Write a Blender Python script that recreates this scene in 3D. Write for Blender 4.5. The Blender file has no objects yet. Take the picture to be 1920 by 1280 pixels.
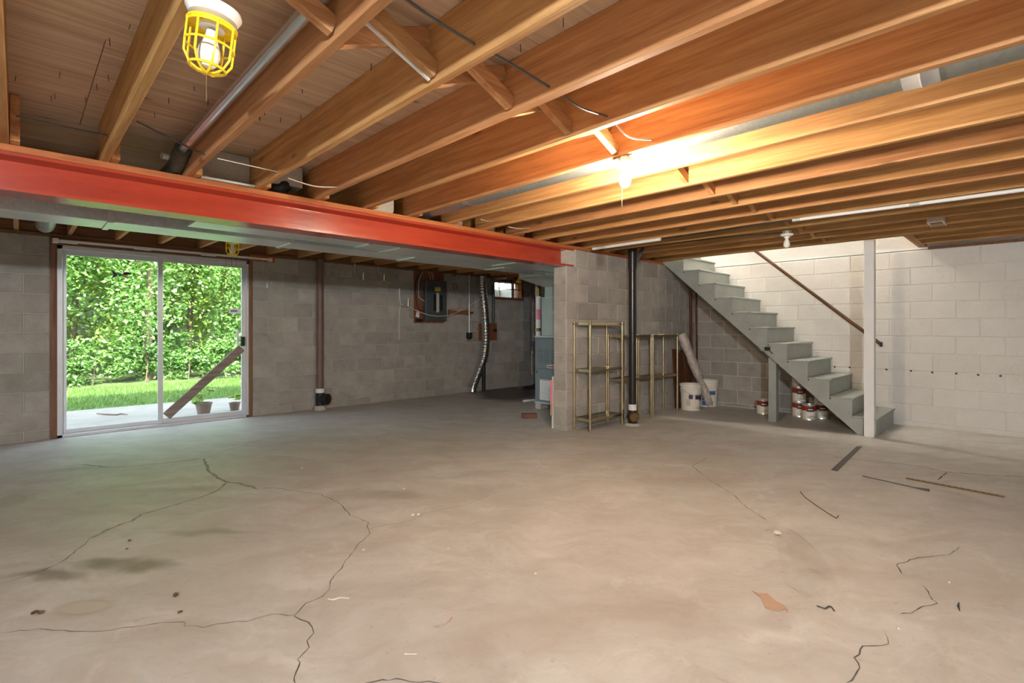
import bpy, bmesh, math, random
from mathutils import Vector, Matrix
random.seed(11)
S = bpy.context.scene
COL = S.collection

# ------------------------------------------------------------------ camera
YAW = math.radians(44.3); FPX = 950.0; CYP = 616.0; CAMH = 1.16
cam = bpy.data.cameras.new('camera'); cam_o = bpy.data.objects.new('camera', cam); COL.objects.link(cam_o)
cam.sensor_width = 36; cam.lens = FPX / 1920 * 36; cam.shift_y = -(640 - CYP) / 1920
cam.clip_start = 0.05; cam.clip_end = 300
cam_o.location = (0, 0, CAMH); cam_o.rotation_euler = (math.radians(90), 0, -YAW)
S.camera = cam_o
# ------------------------------------------------------------------ sky and sun
W = bpy.data.worlds.new('sky'); S.world = W; W.use_nodes = True
wn = W.node_tree; wn.nodes.clear()
wo = wn.nodes.new('ShaderNodeOutputWorld'); wb = wn.nodes.new('ShaderNodeBackground'); ws = wn.nodes.new('ShaderNodeTexSky')
ws.sky_type = 'NISHITA'; ws.sun_disc = False; ws.sun_elevation = math.radians(52); ws.sun_rotation = math.radians(180); ws.air_density = 1.0; ws.dust_density = 1.5
wh = wn.nodes.new('ShaderNodeHueSaturation'); wh.inputs['Saturation'].default_value = .55; wn.links.new(ws.outputs[0], wh.inputs['Color']); wn.links.new(wh.outputs[0], wb.inputs[0]); wn.links.new(wb.outputs[0], wo.inputs[0]); wb.inputs[1].default_value = 0.9
sun = bpy.data.lights.new('sun_offscreen', 'SUN'); sun.energy = 7.5; sun.angle = math.radians(0.6); sun.color = (1, .95, .86)
sun_o = bpy.data.objects.new('sun_offscreen', sun); COL.objects.link(sun_o); sun_o.location = (0, -20, 26)
sun_o.rotation_euler = Vector((.22, .60, -.77)).to_track_quat('-Z', 'Y').to_euler()
BULB_W = 34.0      # radiant power of the lit bulb
BACK_W = 180.0      # the bulb behind the camera
# ------------------------------------------------------------------ view
S.view_settings.view_transform = 'Standard'; S.view_settings.look = 'None'
S.view_settings.exposure = 1.5; S.view_settings.gamma = 1.0; S.view_settings.use_curve_mapping = False
S.cycles.max_bounces = 8; S.cycles.diffuse_bounces = 5; S.cycles.transparent_max_bounces = 16

# ------------------------------------------------------------------ pixel helpers (1920x1280 frame)
_s, _c = math.sin(YAW), math.cos(YAW)
def ray(x, y):
    l = (x - 960) / FPX
    return (_s + _c * l, _c - _s * l, (CYP - y) / FPX)
def onZ(x, y, z=0.0):
    d = ray(x, y); t = (z - CAMH) / d[2]; return Vector((d[0] * t, d[1] * t, z))
def onY(x, y, Y):
    d = ray(x, y); t = Y / d[1]; return Vector((d[0] * t, Y, CAMH + d[2] * t))
def onX(x, y, X):
    d = ray(x, y); t = X / d[0]; return Vector((X, d[1] * t, CAMH + d[2] * t))

# ------------------------------------------------------------------ materials
def rgb(r, g, b):
    f = lambda c: (c / 255 / 12.92) if c / 255 <= .04045 else ((c / 255 + .055) / 1.055) ** 2.4
    return (f(r), f(g), f(b), 1)
def mul(c, k): return (min(1, c[0] * k), min(1, c[1] * k), min(1, c[2] * k), 1)
class NT:
    def __init__(s, name):
        s.m = bpy.data.materials.new(name); s.m.use_nodes = True; s.t = s.m.node_tree; s.t.nodes.clear()
        s.out = s.n('ShaderNodeOutputMaterial')
    def n(s, typ, **kw):
        x = s.t.nodes.new(typ)
        for k, v in kw.items(): setattr(x, k, v)
        return x
    def l(s, a, b): s.t.links.new(a, b)
    def coords(s, stretch=(1, 1, 1), rnd=True):
        tc = s.n('ShaderNodeTexCoord'); mp = s.n('ShaderNodeMapping'); mp.inputs['Scale'].default_value = stretch
        if rnd:
            oi = s.n('ShaderNodeObjectInfo'); mm = s.n('ShaderNodeVectorMath', operation='MULTIPLY_ADD')
            cb = s.n('ShaderNodeCombineXYZ'); s.l(oi.outputs['Random'], cb.inputs[0]); s.l(oi.outputs['Random'], cb.inputs[1]); s.l(oi.outputs['Random'], cb.inputs[2])
            mm.inputs[1].default_value = (37, 53, 71); s.l(cb.outputs[0], mm.inputs[0]); s.l(tc.outputs['Object'], mm.inputs[2]); s.l(mm.outputs[0], mp.inputs[0])
        else: s.l(tc.outputs['Object'], mp.inputs[0])
        return mp.outputs[0]
    def noise(s, vec, scale, detail=5, rough=.6, dist=0):
        x = s.n('ShaderNodeTexNoise'); x.inputs['Scale'].default_value = scale; x.inputs['Detail'].default_value = detail
        x.inputs['Roughness'].default_value = rough; x.inputs['Distortion'].default_value = dist; s.l(vec, x.inputs['Vector']); return x.outputs['Fac']
    def ramp(s, fac, stops):
        r = s.n('ShaderNodeValToRGB'); e = r.color_ramp.elements
        e[0].position, e[0].color = stops[0]; e[1].position, e[1].color = stops[-1]
        for p, c in stops[1:-1]:
            q = e.new(p); q.color = c
        s.l(fac, r.inputs[0]); return r.outputs[0]
    def mix(s, fac, a, b, mode='MIX'):
        x = s.n('ShaderNodeMix', data_type='RGBA', blend_type=mode)
        for v, i in ((fac, 0), (a, 6), (b, 7)):
            if hasattr(v, 'is_output'): s.l(v, x.inputs[i])
            else: x.inputs[i].default_value = v
        return x.outputs[2]
    def math(s, op, a, b=0.0, c=0.0):
        x = s.n('ShaderNodeMath', operation=op)
        for i, v in enumerate((a, b, c)):
            if hasattr(v, 'is_output'): s.l(v, x.inputs[i])
            else: x.inputs[i].default_value = v
        return x.outputs[0]
    def rndtint(s, col, amt, hue=0):
        oi = s.n('ShaderNodeObjectInfo'); hs = s.n('ShaderNodeHueSaturation'); s.l(col, hs.inputs['Color'])
        s.l(s.math('MULTIPLY_ADD', oi.outputs['Random'], 2 * amt, 1 - amt), hs.inputs['Value'])
        if hue:
            w = s.n('ShaderNodeTexWhiteNoise', noise_dimensions='1D'); s.l(oi.outputs['Random'], w.inputs['W'])
            s.l(s.math('MULTIPLY_ADD', w.outputs['Value'], 2 * hue, .5 - hue), hs.inputs['Hue'])
        return hs.outputs[0]
    def pbr(s, col, rough=.6, metal=0, bump=None, bstr=.2, spec=.5, bdist=.01):
        p = s.n('ShaderNodeBsdfPrincipled')
        for v, k in ((col, 'Base Color'), (rough, 'Roughness'), (metal, 'Metallic')):
            if hasattr(v, 'is_output'): s.l(v, p.inputs[k])
            else: p.inputs[k].default_value = v
        p.inputs['Specular IOR Level'].default_value = spec
        if bump is not None:
            b = s.n('ShaderNodeBump'); b.inputs['Strength'].default_value = bstr; b.inputs['Distance'].default_value = bdist
            s.l(bump, b.inputs['Height']); s.l(b.outputs[0], p.inputs['Normal'])
        s.l(p.outputs[0], s.out.inputs[0]); return p
def simple(name, col, rough=.6, metal=0, var=.12, sc=9, bump=.1, bsc=70, rnd=.05, spec=.5, stretch=(1, 1, 1)):
    t = NT(name); v = t.coords(stretch); f = t.noise(v, sc)
    c = t.ramp(f, [(.3, mul(col, 1 - var)), (.7, mul(col, 1 + var))]); c = t.rndtint(c, rnd)
    t.pbr(c, rough, metal, t.noise(v, bsc, 3) if bump else None, bump, spec); return t.m
def wood(name, light, dark, axis='Y', rough=.7, rnd=.12, hue=.012, sc=1.0):
    st = {'Y': (14, .7, 14), 'X': (.7, 14, 14), 'Z': (14, 14, .7)}[axis]
    t = NT(name); v = t.coords(st); f = t.noise(v, 2.2 * sc, 6, .62, .6); f2 = t.noise(v, 9 * sc, 3, .5)
    c = t.ramp(f, [(.28, dark), (.5, tuple((a + b) / 2 for a, b in zip(light, dark))), (.72, light)])
    c = t.mix(t.ramp(f2, [(.45, (0, 0, 0, 1)), (.75, (.25, .25, .25, 1))]), c, mul(dark, .7))
    v2 = t.coords({'Y': (3, .9, 3), 'X': (.9, 3, 3), 'Z': (3, 3, .9)}[axis])
    k = t.n('ShaderNodeTexVoronoi'); k.inputs['Scale'].default_value = 1.6; t.l(v2, k.inputs['Vector'])
    kn = t.ramp(k.outputs['Distance'], [(.03, (.75, .75, .75, 1)), (.09, (0, 0, 0, 1))])
    c = t.mix(kn, c, mul(dark, .35)); c = t.rndtint(c, rnd, hue)
    t.pbr(c, rough, 0, f2, .12, .3); return t.m
MT = {}
def block_mat(name, a, b, patch, rnd=.12, rough=.9, low=None):
    t = NT(name); v = t.coords(); f = t.noise(v, 3.5, 6, .65); g = t.noise(v, 140, 3, .7)
    c = t.ramp(f, [(.3, a), (.7, b)]); c = t.mix(t.ramp(g, [(.35, (.35, .35, .35, 1)), (.55, (0, 0, 0, 1))]), c, mul(a, .72))
    c = t.rndtint(c, rnd, .008)
    c = t.mix(t.ramp(t.noise(v, 4.5, 5, .7), [(.60, (0, 0, 0, 1)), (.72, (.35, .35, .35, 1))]), c, patch)
    t.pbr(c, rough, 0, g, .35, .25, .004); return t.m
MT['block_door'] = block_mat('concrete_block_grey', rgb(150, 144, 136), rgb(178, 172, 163), rgb(96, 88, 80), .1)
MT['block_white'] = block_mat('painted_block_white', rgb(210, 207, 200), rgb(219, 216, 209), rgb(188, 180, 168), .012, .6)
MT['mortar'] = simple('mortar', rgb(186, 180, 168), .95, 0, .1, 20, .3, 120)
MT['mortar_w'] = simple('painted_mortar', rgb(212, 209, 201), .6, 0, .03, 10, .15, 90)
MT['joist'] = wood('joist_wood', rgb(216, 168, 112), rgb(166, 116, 70), 'Y', .65, .15, .01)
MT['bridge'] = wood('bridging_wood', rgb(220, 176, 120), rgb(164, 112, 66), 'X', .7, .18)
MT['ply'] = wood('plywood', rgb(224, 196, 166), rgb(180, 146, 116), 'X', .8, .05, .006, .8)
MT['plate'] = wood('plate_wood', rgb(196, 124, 66), rgb(150, 84, 42), 'X', .6, .08)
MT['board'] = wood('brown_board', rgb(142, 104, 74), rgb(98, 66, 44), 'X', .7, .1)
MT['trimz'] = wood('jamb_wood', rgb(150, 112, 82), rgb(104, 72, 52), 'Z', .7, .08)
MT['darkwood'] = wood('dark_board', rgb(110, 62, 34), rgb(58, 32, 18), 'Z', .6, .15)
MT['plyz'] = wood('plywood_backboard', rgb(160, 104, 66), rgb(112, 64, 40), 'Z', .7, .08)
MT['weather'] = wood('weathered_board', rgb(164, 146, 136), rgb(116, 98, 90), 'X', .8, .05)
def red_mat():
    t = NT('red_oxide_paint'); v = t.coords((.8, 4, 4)); f = t.noise(v, 2.2, 7, .7, .4); g = t.noise(v, 30, 4)
    c = t.ramp(f, [(.25, rgb(150, 48, 30)), (.55, rgb(170, 60, 38)), (.8, rgb(182, 74, 50))])
    c = t.mix(t.ramp(g, [(.62, (0, 0, 0, 1)), (.72, (.3, .3, .3, 1))]), c, rgb(132, 58, 46))
    t.pbr(c, t.math('MULTIPLY_ADD', g, .14, .14), 0, g, .04, .8); return t.m
MT['red'] = red_mat()
def galv(name, a, b, rough=.38, sc=90, metal=.85):
    t = NT(name); v = t.coords(); k = t.n('ShaderNodeTexVoronoi'); k.inputs['Scale'].default_value = sc; t.l(v, k.inputs['Vector'])
    c = t.mix(t.ramp(t.noise(v, 3, 4), [(.35, (0, 0, 0, 1)), (.7, (1, 1, 1, 1))]), a, b)
    hs = t.n('ShaderNodeHueSaturation'); t.l(c, hs.inputs['Color']); sx = t.n('ShaderNodeSeparateColor'); t.l(k.outputs['Color'], sx.inputs[0])
    t.l(t.math('MULTIPLY_ADD', sx.outputs[0], .14, .93), hs.inputs['Value'])
    t.pbr(hs.outputs[0], t.math('MULTIPLY_ADD', sx.outputs[1], .05, rough - .02), metal, t.noise(v, 2.5, 2), .05); return t.m
MT['galv'] = galv('galvanized_steel', rgb(226, 234, 234), rgb(208, 216, 216), .34, 90, .7)
MT['galv_dull'] = galv('dull_galvanized_steel', rgb(186, 190, 184), rgb(200, 202, 194), .5, 90, .5)
MT['galv_pipe'] = galv('weathered_galvanized_pipe', rgb(150, 156, 154), rgb(164, 168, 164), .45, 70, .6)
MT['chrome'] = simple('bright_steel', rgb(226, 234, 240), .24, .75, .03, 3, 0)
MT['foil'] = simple('aluminium_foil', rgb(222, 222, 222), .22, 1, .05, 30, .2, 60)
MT['alum'] = simple('white_aluminium', rgb(206, 208, 210), .4, .25, .05, 6, .04, 40, .01)
MT['white'] = simple('white_paint', rgb(226, 226, 224), .5, 0, .03, 6, .05, 40, .01)
MT['porc'] = simple('porcelain', rgb(236, 232, 226), .2, 0, .02, 6, 0)
MT['plastic_w'] = simple('white_plastic', rgb(226, 220, 206), .4, 0, .03, 6, 0)
MT['yellow'] = simple('yellow_plastic', rgb(250, 214, 40), .35, 0, .04, 6, 0)
MT['glassbulb'] = simple('frosted_bulb', rgb(240, 238, 228), .25, 0, .01, 6, 0)
MT['green'] = simple('dark_green_rubber', rgb(70, 76, 66), .5, 0, .2, 12, .2)
MT['blackpipe'] = simple('black_plastic_pipe', rgb(34, 32, 32), .28, 0, .15, 6, .03)
MT['brownpipe'] = simple('brown_pipe', rgb(112, 88, 76), .5, 0, .12, 8, .05)
MT['black'] = simple('black_rubber', rgb(30, 28, 27), .5, 0, .2, 9, .1)
MT['cable'] = simple('grey_cable', rgb(92, 88, 84), .45, 0, .1, 9, 0)
MT['cable_w'] = simple('pale_cable', rgb(196, 188, 172), .5, 0, .06, 9, 0)
MT['stair'] = simple('grey_green_paint', rgb(152, 157, 150), .5, 0, .1, 5, .06, 50, .03)
MT['rail'] = simple('brown_metal_rail', rgb(96, 66, 44), .3, .3, .12, 8, 0)
MT['brass'] = simple('brass_tube', rgb(204, 188, 154), .22, .95, .05, 6, 0)
MT['panel'] = simple('panel_grey', rgb(82, 86, 88), .45, .2, .06, 6, .03)
MT['furnace'] = simple('furnace_grey', rgb(112, 122, 126), .45, .2, .05, 6, .03)
MT['furn_pale'] = simple('pale_green_sheet', rgb(172, 186, 180), .45, .2, .04, 6, .03)
MT['paper'] = simple('paper_label', rgb(228, 228, 226), .7, 0, .03, 20, 0)
MT['ink'] = simple('ink', rgb(46, 44, 46), .7, 0, .05, 8, 0)
MT['redink'] = simple('red_ink', rgb(196, 60, 58), .6, 0, .05, 8, 0)
MT['pink'] = simple('pink_card', rgb(226, 140, 156), .7, 0, .05, 8, 0)
MT['blue'] = simple('blue_paint', rgb(64, 104, 158), .5, 0, .08, 8, 0)
MT['teal'] = simple('teal_glass', rgb(40, 140, 120), .2, 0, .1, 40, 0)
MT['amber'] = simple('amber_glass', rgb(190, 150, 30), .2, 0, .1, 40, 0)
MT['navy'] = simple('navy_glass', rgb(26, 34, 66), .2, 0, .1, 40, 0)
MT['lead'] = simple('lead_came', rgb(60, 64, 60), .5, .5, .1, 40, 0)
MT['purple'] = simple('purple_print', rgb(72, 50, 92), .5, 0, .06, 8, 0)
MT['rust'] = simple('rust_red_print', rgb(152, 52, 34), .45, 0, .08, 8, 0)
MT['yellowlab'] = simple('yellow_label', rgb(220, 206, 74), .6, 0, .05, 8, 0)
MT['brick'] = simple('dark_brick', rgb(112, 76, 64), .9, 0, .18, 14, .4, 50)
MT['cblock'] = simple('pale_concrete', rgb(180, 174, 160), .95, 0, .1, 14, .4, 60)
MT['card'] = simple('brown_cardboard', rgb(178, 150, 128), .85, 0, .08, 8, .05)
MT['stone'] = simple('stone_chip', rgb(220, 216, 206), .9, 0, .12, 40, .4)
MT['twig'] = simple('twig_brown', rgb(96, 70, 48), .8, 0, .2, 20, .2)
MT['crack'] = simple('crack_dirt', rgb(92, 84, 72), .95, 0, .25, 30, 0)
MT['crackw'] = simple('crack_filler', rgb(150, 146, 128), .95, 0, .2, 12, .3)
MT['darkstrip'] = simple('dark_metal_strip', rgb(98, 94, 92), .5, .4, .08, 9, 0)
MT['oldbrass'] = simple('tarnished_brass', rgb(132, 106, 60), .4, .7, .12, 20, 0)
MT['terracotta'] = simple('clay_pot', rgb(112, 92, 82), .8, 0, .12, 9, .1)
MT['patio'] = simple('patio_concrete', rgb(136, 131, 123), .9, 0, .14, 3, .3, 40)
MT['bark'] = simple('bark', rgb(100, 88, 72), .9, 0, .25, 8, .6, 25, .1, .2, (3, 3, .6))
MT['soil'] = simple('woodland_soil', rgb(70, 84, 44), .95, 0, .3, 2, .3, 9)
MT['siding'] = simple('house_siding', rgb(206, 200, 190), .8, 0, .05, 4, 0)
MT['roof'] = simple('roof_shingle', rgb(92, 88, 84), .9, 0, .15, 8, .2)
def leafmat(name, a, b, tr=.35):
    t = NT(name); g = t.n('ShaderNodeNewGeometry'); n = t.noise(g.outputs['Position'], 1.3, 3); n2 = t.noise(g.outputs['Position'], 9, 2)
    c = t.mix(t.math('MULTIPLY_ADD', n, .6, t.math('MULTIPLY', n2, .4)), a, b)
    d = t.n('ShaderNodeBsdfDiffuse'); r = t.n('ShaderNodeBsdfTranslucent'); k = t.n('ShaderNodeMixShader'); k.inputs[0].default_value = tr
    t.l(c, d.inputs[0]); t.l(c, r.inputs[0]); t.l(d.outputs[0], k.inputs[1]); t.l(r.outputs[0], k.inputs[2])
    gl = t.n('ShaderNodeBsdfGlossy'); gl.inputs['Roughness'].default_value = .45; gl.inputs[0].default_value = (.9, .95, .85, 1); k2 = t.n('ShaderNodeMixShader'); k2.inputs[0].default_value = .05
    t.l(k.outputs[0], k2.inputs[1]); t.l(gl.outputs[0], k2.inputs[2]); t.l(k2.outputs[0], t.out.inputs[0]); return t.m
MT['leaf'] = leafmat('leaf_green', rgb(92, 128, 40), rgb(172, 198, 88))
MT['leaf2'] = leafmat('leaf_deep_green', rgb(58, 102, 44), rgb(122, 166, 74))
MT['grass'] = leafmat('grass_blade', rgb(62, 104, 38), rgb(120, 148, 66), .3)
MT['lawn'] = simple('lawn_soil', rgb(74, 106, 46), .95, 0, .2, 3, .3, 30)
def glassmat(name, tint=(1, 1, 1, 1), add=0.0, rough=0.0):
    t = NT(name); tr = t.n('ShaderNodeBsdfTransparent'); tr.inputs[0].default_value = tint; g = t.n('ShaderNodeBsdfGlossy'); g.inputs['Roughness'].default_value = rough
    f = t.n('ShaderNodeLayerWeight'); f.inputs[0].default_value = .5; k = t.n('ShaderNodeMixShader')
    fr_ = t.math('MULTIPLY_ADD', t.math('POWER', f.outputs['Facing'], 5.0), .9, .035 + add)
    t.l(fr_, k.inputs[0]); t.l(tr.outputs[0], k.inputs[1]); t.l(g.outputs[0], k.inputs[2]); t.l(k.outputs[0], t.out.inputs[0]); return t.m
MT['glass'] = glassmat('window_glass', (.97, .99, .98, 1))
MT['smoke'] = glassmat('smoked_glass', (.56, .52, .46, 1), .03)
MT['film'] = glassmat('clear_plastic_film', (1, 1, 1, 1), .0, .25)
def wrapmat():
    t = NT('wrapped_plastic'); v = t.coords((1, 1, .35)); n = t.noise(v, 22, 4, .6, 1.2)
    t.pbr(t.ramp(n, [(.3, rgb(160, 146, 134)), (.7, rgb(218, 208, 198))]), .16, 0, n, .5, .9, .012); return t.m
MT['wrap'] = wrapmat()
def emit(name, col, strength):
    t = NT(name); e = t.n('ShaderNodeEmission'); e.inputs[0].default_value = col; e.inputs[1].default_value = strength; t.l(e.outputs[0], t.out.inputs[0]); return t.m
BA = 0.0125
MT['lit'] = emit('lit_bulb', (1, .80, .60, 1), BULB_W / math.pi / BA)
MT['lit_b'] = emit('lit_bulb_neutral', (.86, .94, 1, 1), BACK_W / math.pi / BA)
MT['lit_up'] = emit('lit_globe_upstairs', (1, .92, .82, 1), 60 / math.pi / (4 * math.pi * .1 ** 2))
def floor_mat():
    t = NT('basement_concrete_floor'); g = t.n('ShaderNodeNewGeometry'); P = g.outputs['Position']
    dn = t.n('ShaderNodeTexNoise'); dn.inputs['Scale'].default_value = 1.7; dn.inputs['Detail'].default_value = 5; t.l(P, dn.inputs['Vector'])
    off = t.n('ShaderNodeVectorMath', operation='MULTIPLY_ADD'); t.l(dn.outputs['Color'], off.inputs[0]); off.inputs[1].default_value = (.5, .5, 0); t.l(P, off.inputs[2])
    sh = t.n('ShaderNodeVectorMath', operation='SUBTRACT'); t.l(off.outputs[0], sh.inputs[0]); sh.inputs[1].default_value = (.25, .25, 0); D = sh.outputs[0]
    m0 = t.n('ShaderNodeMapping'); m0.inputs['Rotation'].default_value = (0, 0, .77); t.l(D, m0.inputs[0])
    mp = t.n('ShaderNodeMapping'); mp.inputs['Scale'].default_value = (.85, 1.5, 1); t.l(m0.outputs[0], mp.inputs[0])
    n1 = t.noise(mp.outputs[0], 1.1, 7, .62, .8); n2 = t.noise(P, 6, 6, .7); n3 = t.noise(P, 60, 3, .6)
    c = t.ramp(n1, [(.25, rgb(176, 173, 165)), (.5, rgb(190, 188, 181)), (.75, rgb(203, 202, 196))])
    c = t.mix(t.ramp(n2, [(.3, (.3, .3, .3, 1)), (.55, (0, 0, 0, 1))]), c, rgb(168, 160, 148))
    n4 = t.noise(mp.outputs[0], 3.2, 9, .68, .5); c = t.mix(t.ramp(n4, [(.34, (.6, .6, .6, 1)), (.58, (0, 0, 0, 1))]), c, rgb(164, 156, 146))
    n5 = t.noise(P, 2.3, 8, .72, 1.5); c = t.mix(t.ramp(n5, [(.56, (0, 0, 0, 1)), (.72, (.55, .55, .55, 1))]), c, rgb(214, 211, 204))
    n6 = t.noise(P, 22, 6, .75); c = t.mix(t.ramp(n6, [(.30, (.5, .5, .5, 1)), (.42, (0, 0, 0, 1))]), c, rgb(146, 136, 122))
    def blob(x, y, rx, ry, rot, soft, amt, col, vec=D):
        nonlocal c
        m = t.n('ShaderNodeMapping', vector_type='TEXTURE'); m.inputs['Location'].default_value = (x, y, 0); m.inputs['Rotation'].default_value = (0, 0, rot); m.inputs['Scale'].default_value = (rx, ry, 1)
        z = t.n('ShaderNodeVectorMath', operation='MULTIPLY'); z.inputs[1].default_value = (1, 1, 0); t.l(vec, m.inputs[0]); t.l(m.outputs[0], z.inputs[0])
        ln = t.n('ShaderNodeVectorMath', operation='LENGTH'); t.l(z.outputs[0], ln.inputs[0])
        mr = t.n('ShaderNodeMapRange'); mr.inputs[1].default_value = 1 - soft; mr.inputs[2].default_value = 1; mr.inputs[3].default_value = amt; mr.inputs[4].default_value = 0
        t.l(ln.outputs['Value'], mr.inputs[0]); c = t.mix(mr.outputs[0], c, col)
    wet = rgb(74, 64, 56); grn = rgb(124, 117, 100)
    blob(6.35, 6.65, 1.25, .62, .797, .35, .85, wet)
    for x, y, rx, ry, a in ((60, 1085, .28, .05, .75), (190, 1065, .22, .08, .75), (285, 1062, .16, .07, .8), (215, 1055, .18, .06, .7), (400, 1000, .35, .06, .5), (330, 920, .4, .09, .4), (140, 880, .5, .1, .35), (700, 930, .5, .14, .4)):
        p = onZ(x, y); blob(p.x, p.y, rx, ry, -.75, .7, a, grn)
    p = onZ(157, 1138); blob(p.x, p.y, .13, .075, -.75, .35, .6, rgb(150, 142, 126), P); blob(p.x, p.y, .105, .055, -.75, .25, .8, rgb(184, 178, 166), P)
    for x, y, rx, ry in ((1750, 1010, .35, .1), (1550, 1080, .22, .1), (1480, 1040, .1, .2), (1800, 860, .8, .1), (1300, 900, .7, .15), (1000, 1180, .5, .15), (1250, 1150, .4, .2)):
        p = onZ(x, y); blob(p.x, p.y, rx, ry, -.6, .9, .45, rgb(160, 147, 132))
    bmp = t.math('MULTIPLY_ADD', n3, .35, n2)
    t.pbr(c, t.math('MULTIPLY_ADD', n2, .3, .36), 0, bmp, .10, .5, .005); return t.m
MT['floor'] = floor_mat()

# ------------------------------------------------------------------ mesh builder
ORG = {}
class MB:
    def __init__(s): s.v = []; s.f = []
    def add(s, vs, fs):
        o = len(s.v); s.v += [Vector(p) for p in vs]; s.f += [tuple(i + o for i in q) for q in fs]; return s
    def box(s, x0, x1, y0, y1, z0, z1):
        return s.add([(x0, y0, z0), (x1, y0, z0), (x1, y1, z0), (x0, y1, z0), (x0, y0, z1), (x1, y0, z1), (x1, y1, z1), (x0, y1, z1)],
                     [(0, 3, 2, 1), (4, 5, 6, 7), (0, 1, 5, 4), (1, 2, 6, 5), (2, 3, 7, 6), (3, 0, 4, 7)])
    def bar(s, a, b, w, h, up=(0, 0, 1)):
        a, b = Vector(a), Vector(b); d = (b - a).normalized(); u = Vector(up); r = d.cross(u).normalized(); u = r.cross(d).normalized()
        vs = [p + r * (w / 2 * i) + u * (h / 2 * j) for p in (a, b) for i, j in ((-1, -1), (1, -1), (1, 1), (-1, 1))]
        return s.add(vs, [(0, 1, 2, 3), (7, 6, 5, 4), (0, 4, 5, 1), (1, 5, 6, 2), (2, 6, 7, 3), (3, 7, 4, 0)])
    def tube(s, pts, r, n=10, cap=True):
        pts = [Vector(p) for p in pts]; rs = r if isinstance(r, (list, tuple)) else [r] * len(pts)
        o = len(s.v); prev = None
        for i, p in enumerate(pts):
            d = (pts[min(i + 1, len(pts) - 1)] - pts[max(i - 1, 0)]).normalized()
            if prev is None: u = d.orthogonal().normalized()
            else: u = (prev - d * prev.dot(d)).normalized()
            prev = u; w = d.cross(u)
            for k in range(n):
                a = 2 * math.pi * k / n; s.v.append(p + (u * math.cos(a) + w * math.sin(a)) * rs[i])
        for i in range(len(pts) - 1):
            for k in range(n): s.f.append((o + i * n + k, o + i * n + (k + 1) % n, o + (i + 1) * n + (k + 1) % n, o + (i + 1) * n + k))
        if cap: s.f.append(tuple(o + k for k in reversed(range(n)))); s.f.append(tuple(o + (len(pts) - 1) * n + k for k in range(n)))
        return s
    def ring(s, c, R, r, n=28, m=6, M=None):
        pts = [Vector((math.cos(2 * math.pi * i / n) * R, math.sin(2 * math.pi * i / n) * R, 0)) for i in range(n + 1)]
        if M: pts = [M @ p for p in pts]
        return s.tube([Vector(c) + p for p in pts], r, m, False)
    def lathe(s, prof, c=(0, 0, 0), n=24, M=None, a0=0, a1=2 * math.pi):
        o = len(s.v); full = abs(a1 - a0 - 2 * math.pi) < 1e-6; nn = n if full else n + 1
        for r, z in prof:
            for k in range(nn):
                a = a0 + (a1 - a0) * k / n; p = Vector((r * math.cos(a), r * math.sin(a), z))
                if M: p = M @ p
                s.v.append(Vector(c) + p)
        for i in range(len(prof) - 1):
            for k in range(n):
                k2 = (k + 1) % nn; s.f.append((o + i * nn + k, o + i * nn + k2, o + (i + 1) * nn + k2, o + (i + 1) * nn + k))
        return s
    def prism(s, poly, f3, d0, d1):
        n = len(poly); s_ = [f3(p, d0) for p in poly] + [f3(p, d1) for p in poly]
        return s.add(s_, [tuple(range(n)), tuple(range(2 * n - 1, n - 1, -1))] + [(i, i + n, (i + 1) % n + n, (i + 1) % n) for i in range(n)])
    def build(s, name, mat, parent=None, smooth=False, bevel=0.0, ang=40):
        if parent is None:
            xs = [v.x for v in s.v]; ys = [v.y for v in s.v]; zs = [v.z for v in s.v]
            o = Vector(((min(xs) + max(xs)) / 2, (min(ys) + max(ys)) / 2, min(zs)))
        else: o = ORG[parent]
        me = bpy.data.meshes.new(name); me.from_pydata([v - o for v in s.v], [], s.f)
        b = bmesh.new(); b.from_mesh(me); bmesh.ops.recalc_face_normals(b, faces=b.faces)
        if bevel: bmesh.ops.bevel(b, geom=[e for e in b.edges if e.calc_face_angle(0) > .6], offset=bevel, segments=1, affect='EDGES', clamp_overlap=True)
        b.to_mesh(me); b.free()
        if smooth:
            me.polygons.foreach_set('use_smooth', [True] * len(me.polygons)); me.set_sharp_from_angle(angle=math.radians(ang))
        me.materials.append(MT[mat]); ob = bpy.data.objects.new(name, me); COL.objects.link(ob)
        if parent is None: ob.location = o
        else: ob.parent = parent
        ORG[ob] = o; return ob
def tag(o, label, cat=None, group=None, kind=None):
    o['label'] = label
    if cat: o['category'] = cat
    if group: o['group'] = group
    if kind: o['kind'] = kind
    return o
def thing(name, loc, label, cat, group=None, kind=None):
    o = bpy.data.objects.new(name, None); COL.objects.link(o); o.location = loc; o.empty_display_size = .05; ORG[o] = Vector(loc); return tag(o, label, cat, group, kind)
def struct(o, label, cat): return tag(o, label, cat, None, 'structure')
def arc(a, b, sag, n=10):
    a, b = Vector(a), Vector(b); return [a.lerp(b, i / n) - Vector((0, 0, sag * 4 * (i / n) * (1 - i / n))) for i in range(n + 1)]
def smoothpath(pts, n=6):
    P = [Vector(p) for p in pts]; P = [P[0] * 2 - P[1]] + P + [P[-1] * 2 - P[-2]]; out = []
    for i in range(1, len(P) - 2):
        for k in range(n):
            t = k / n; a, b, c, d = P[i - 1], P[i], P[i + 1], P[i + 2]
            out.append(.5 * ((2 * b) + (c - a) * t + (2 * a - 5 * b + 4 * c - d) * t * t + (3 * b - a - 3 * c + d) * t ** 3))
    return out + [P[-2]]

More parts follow.
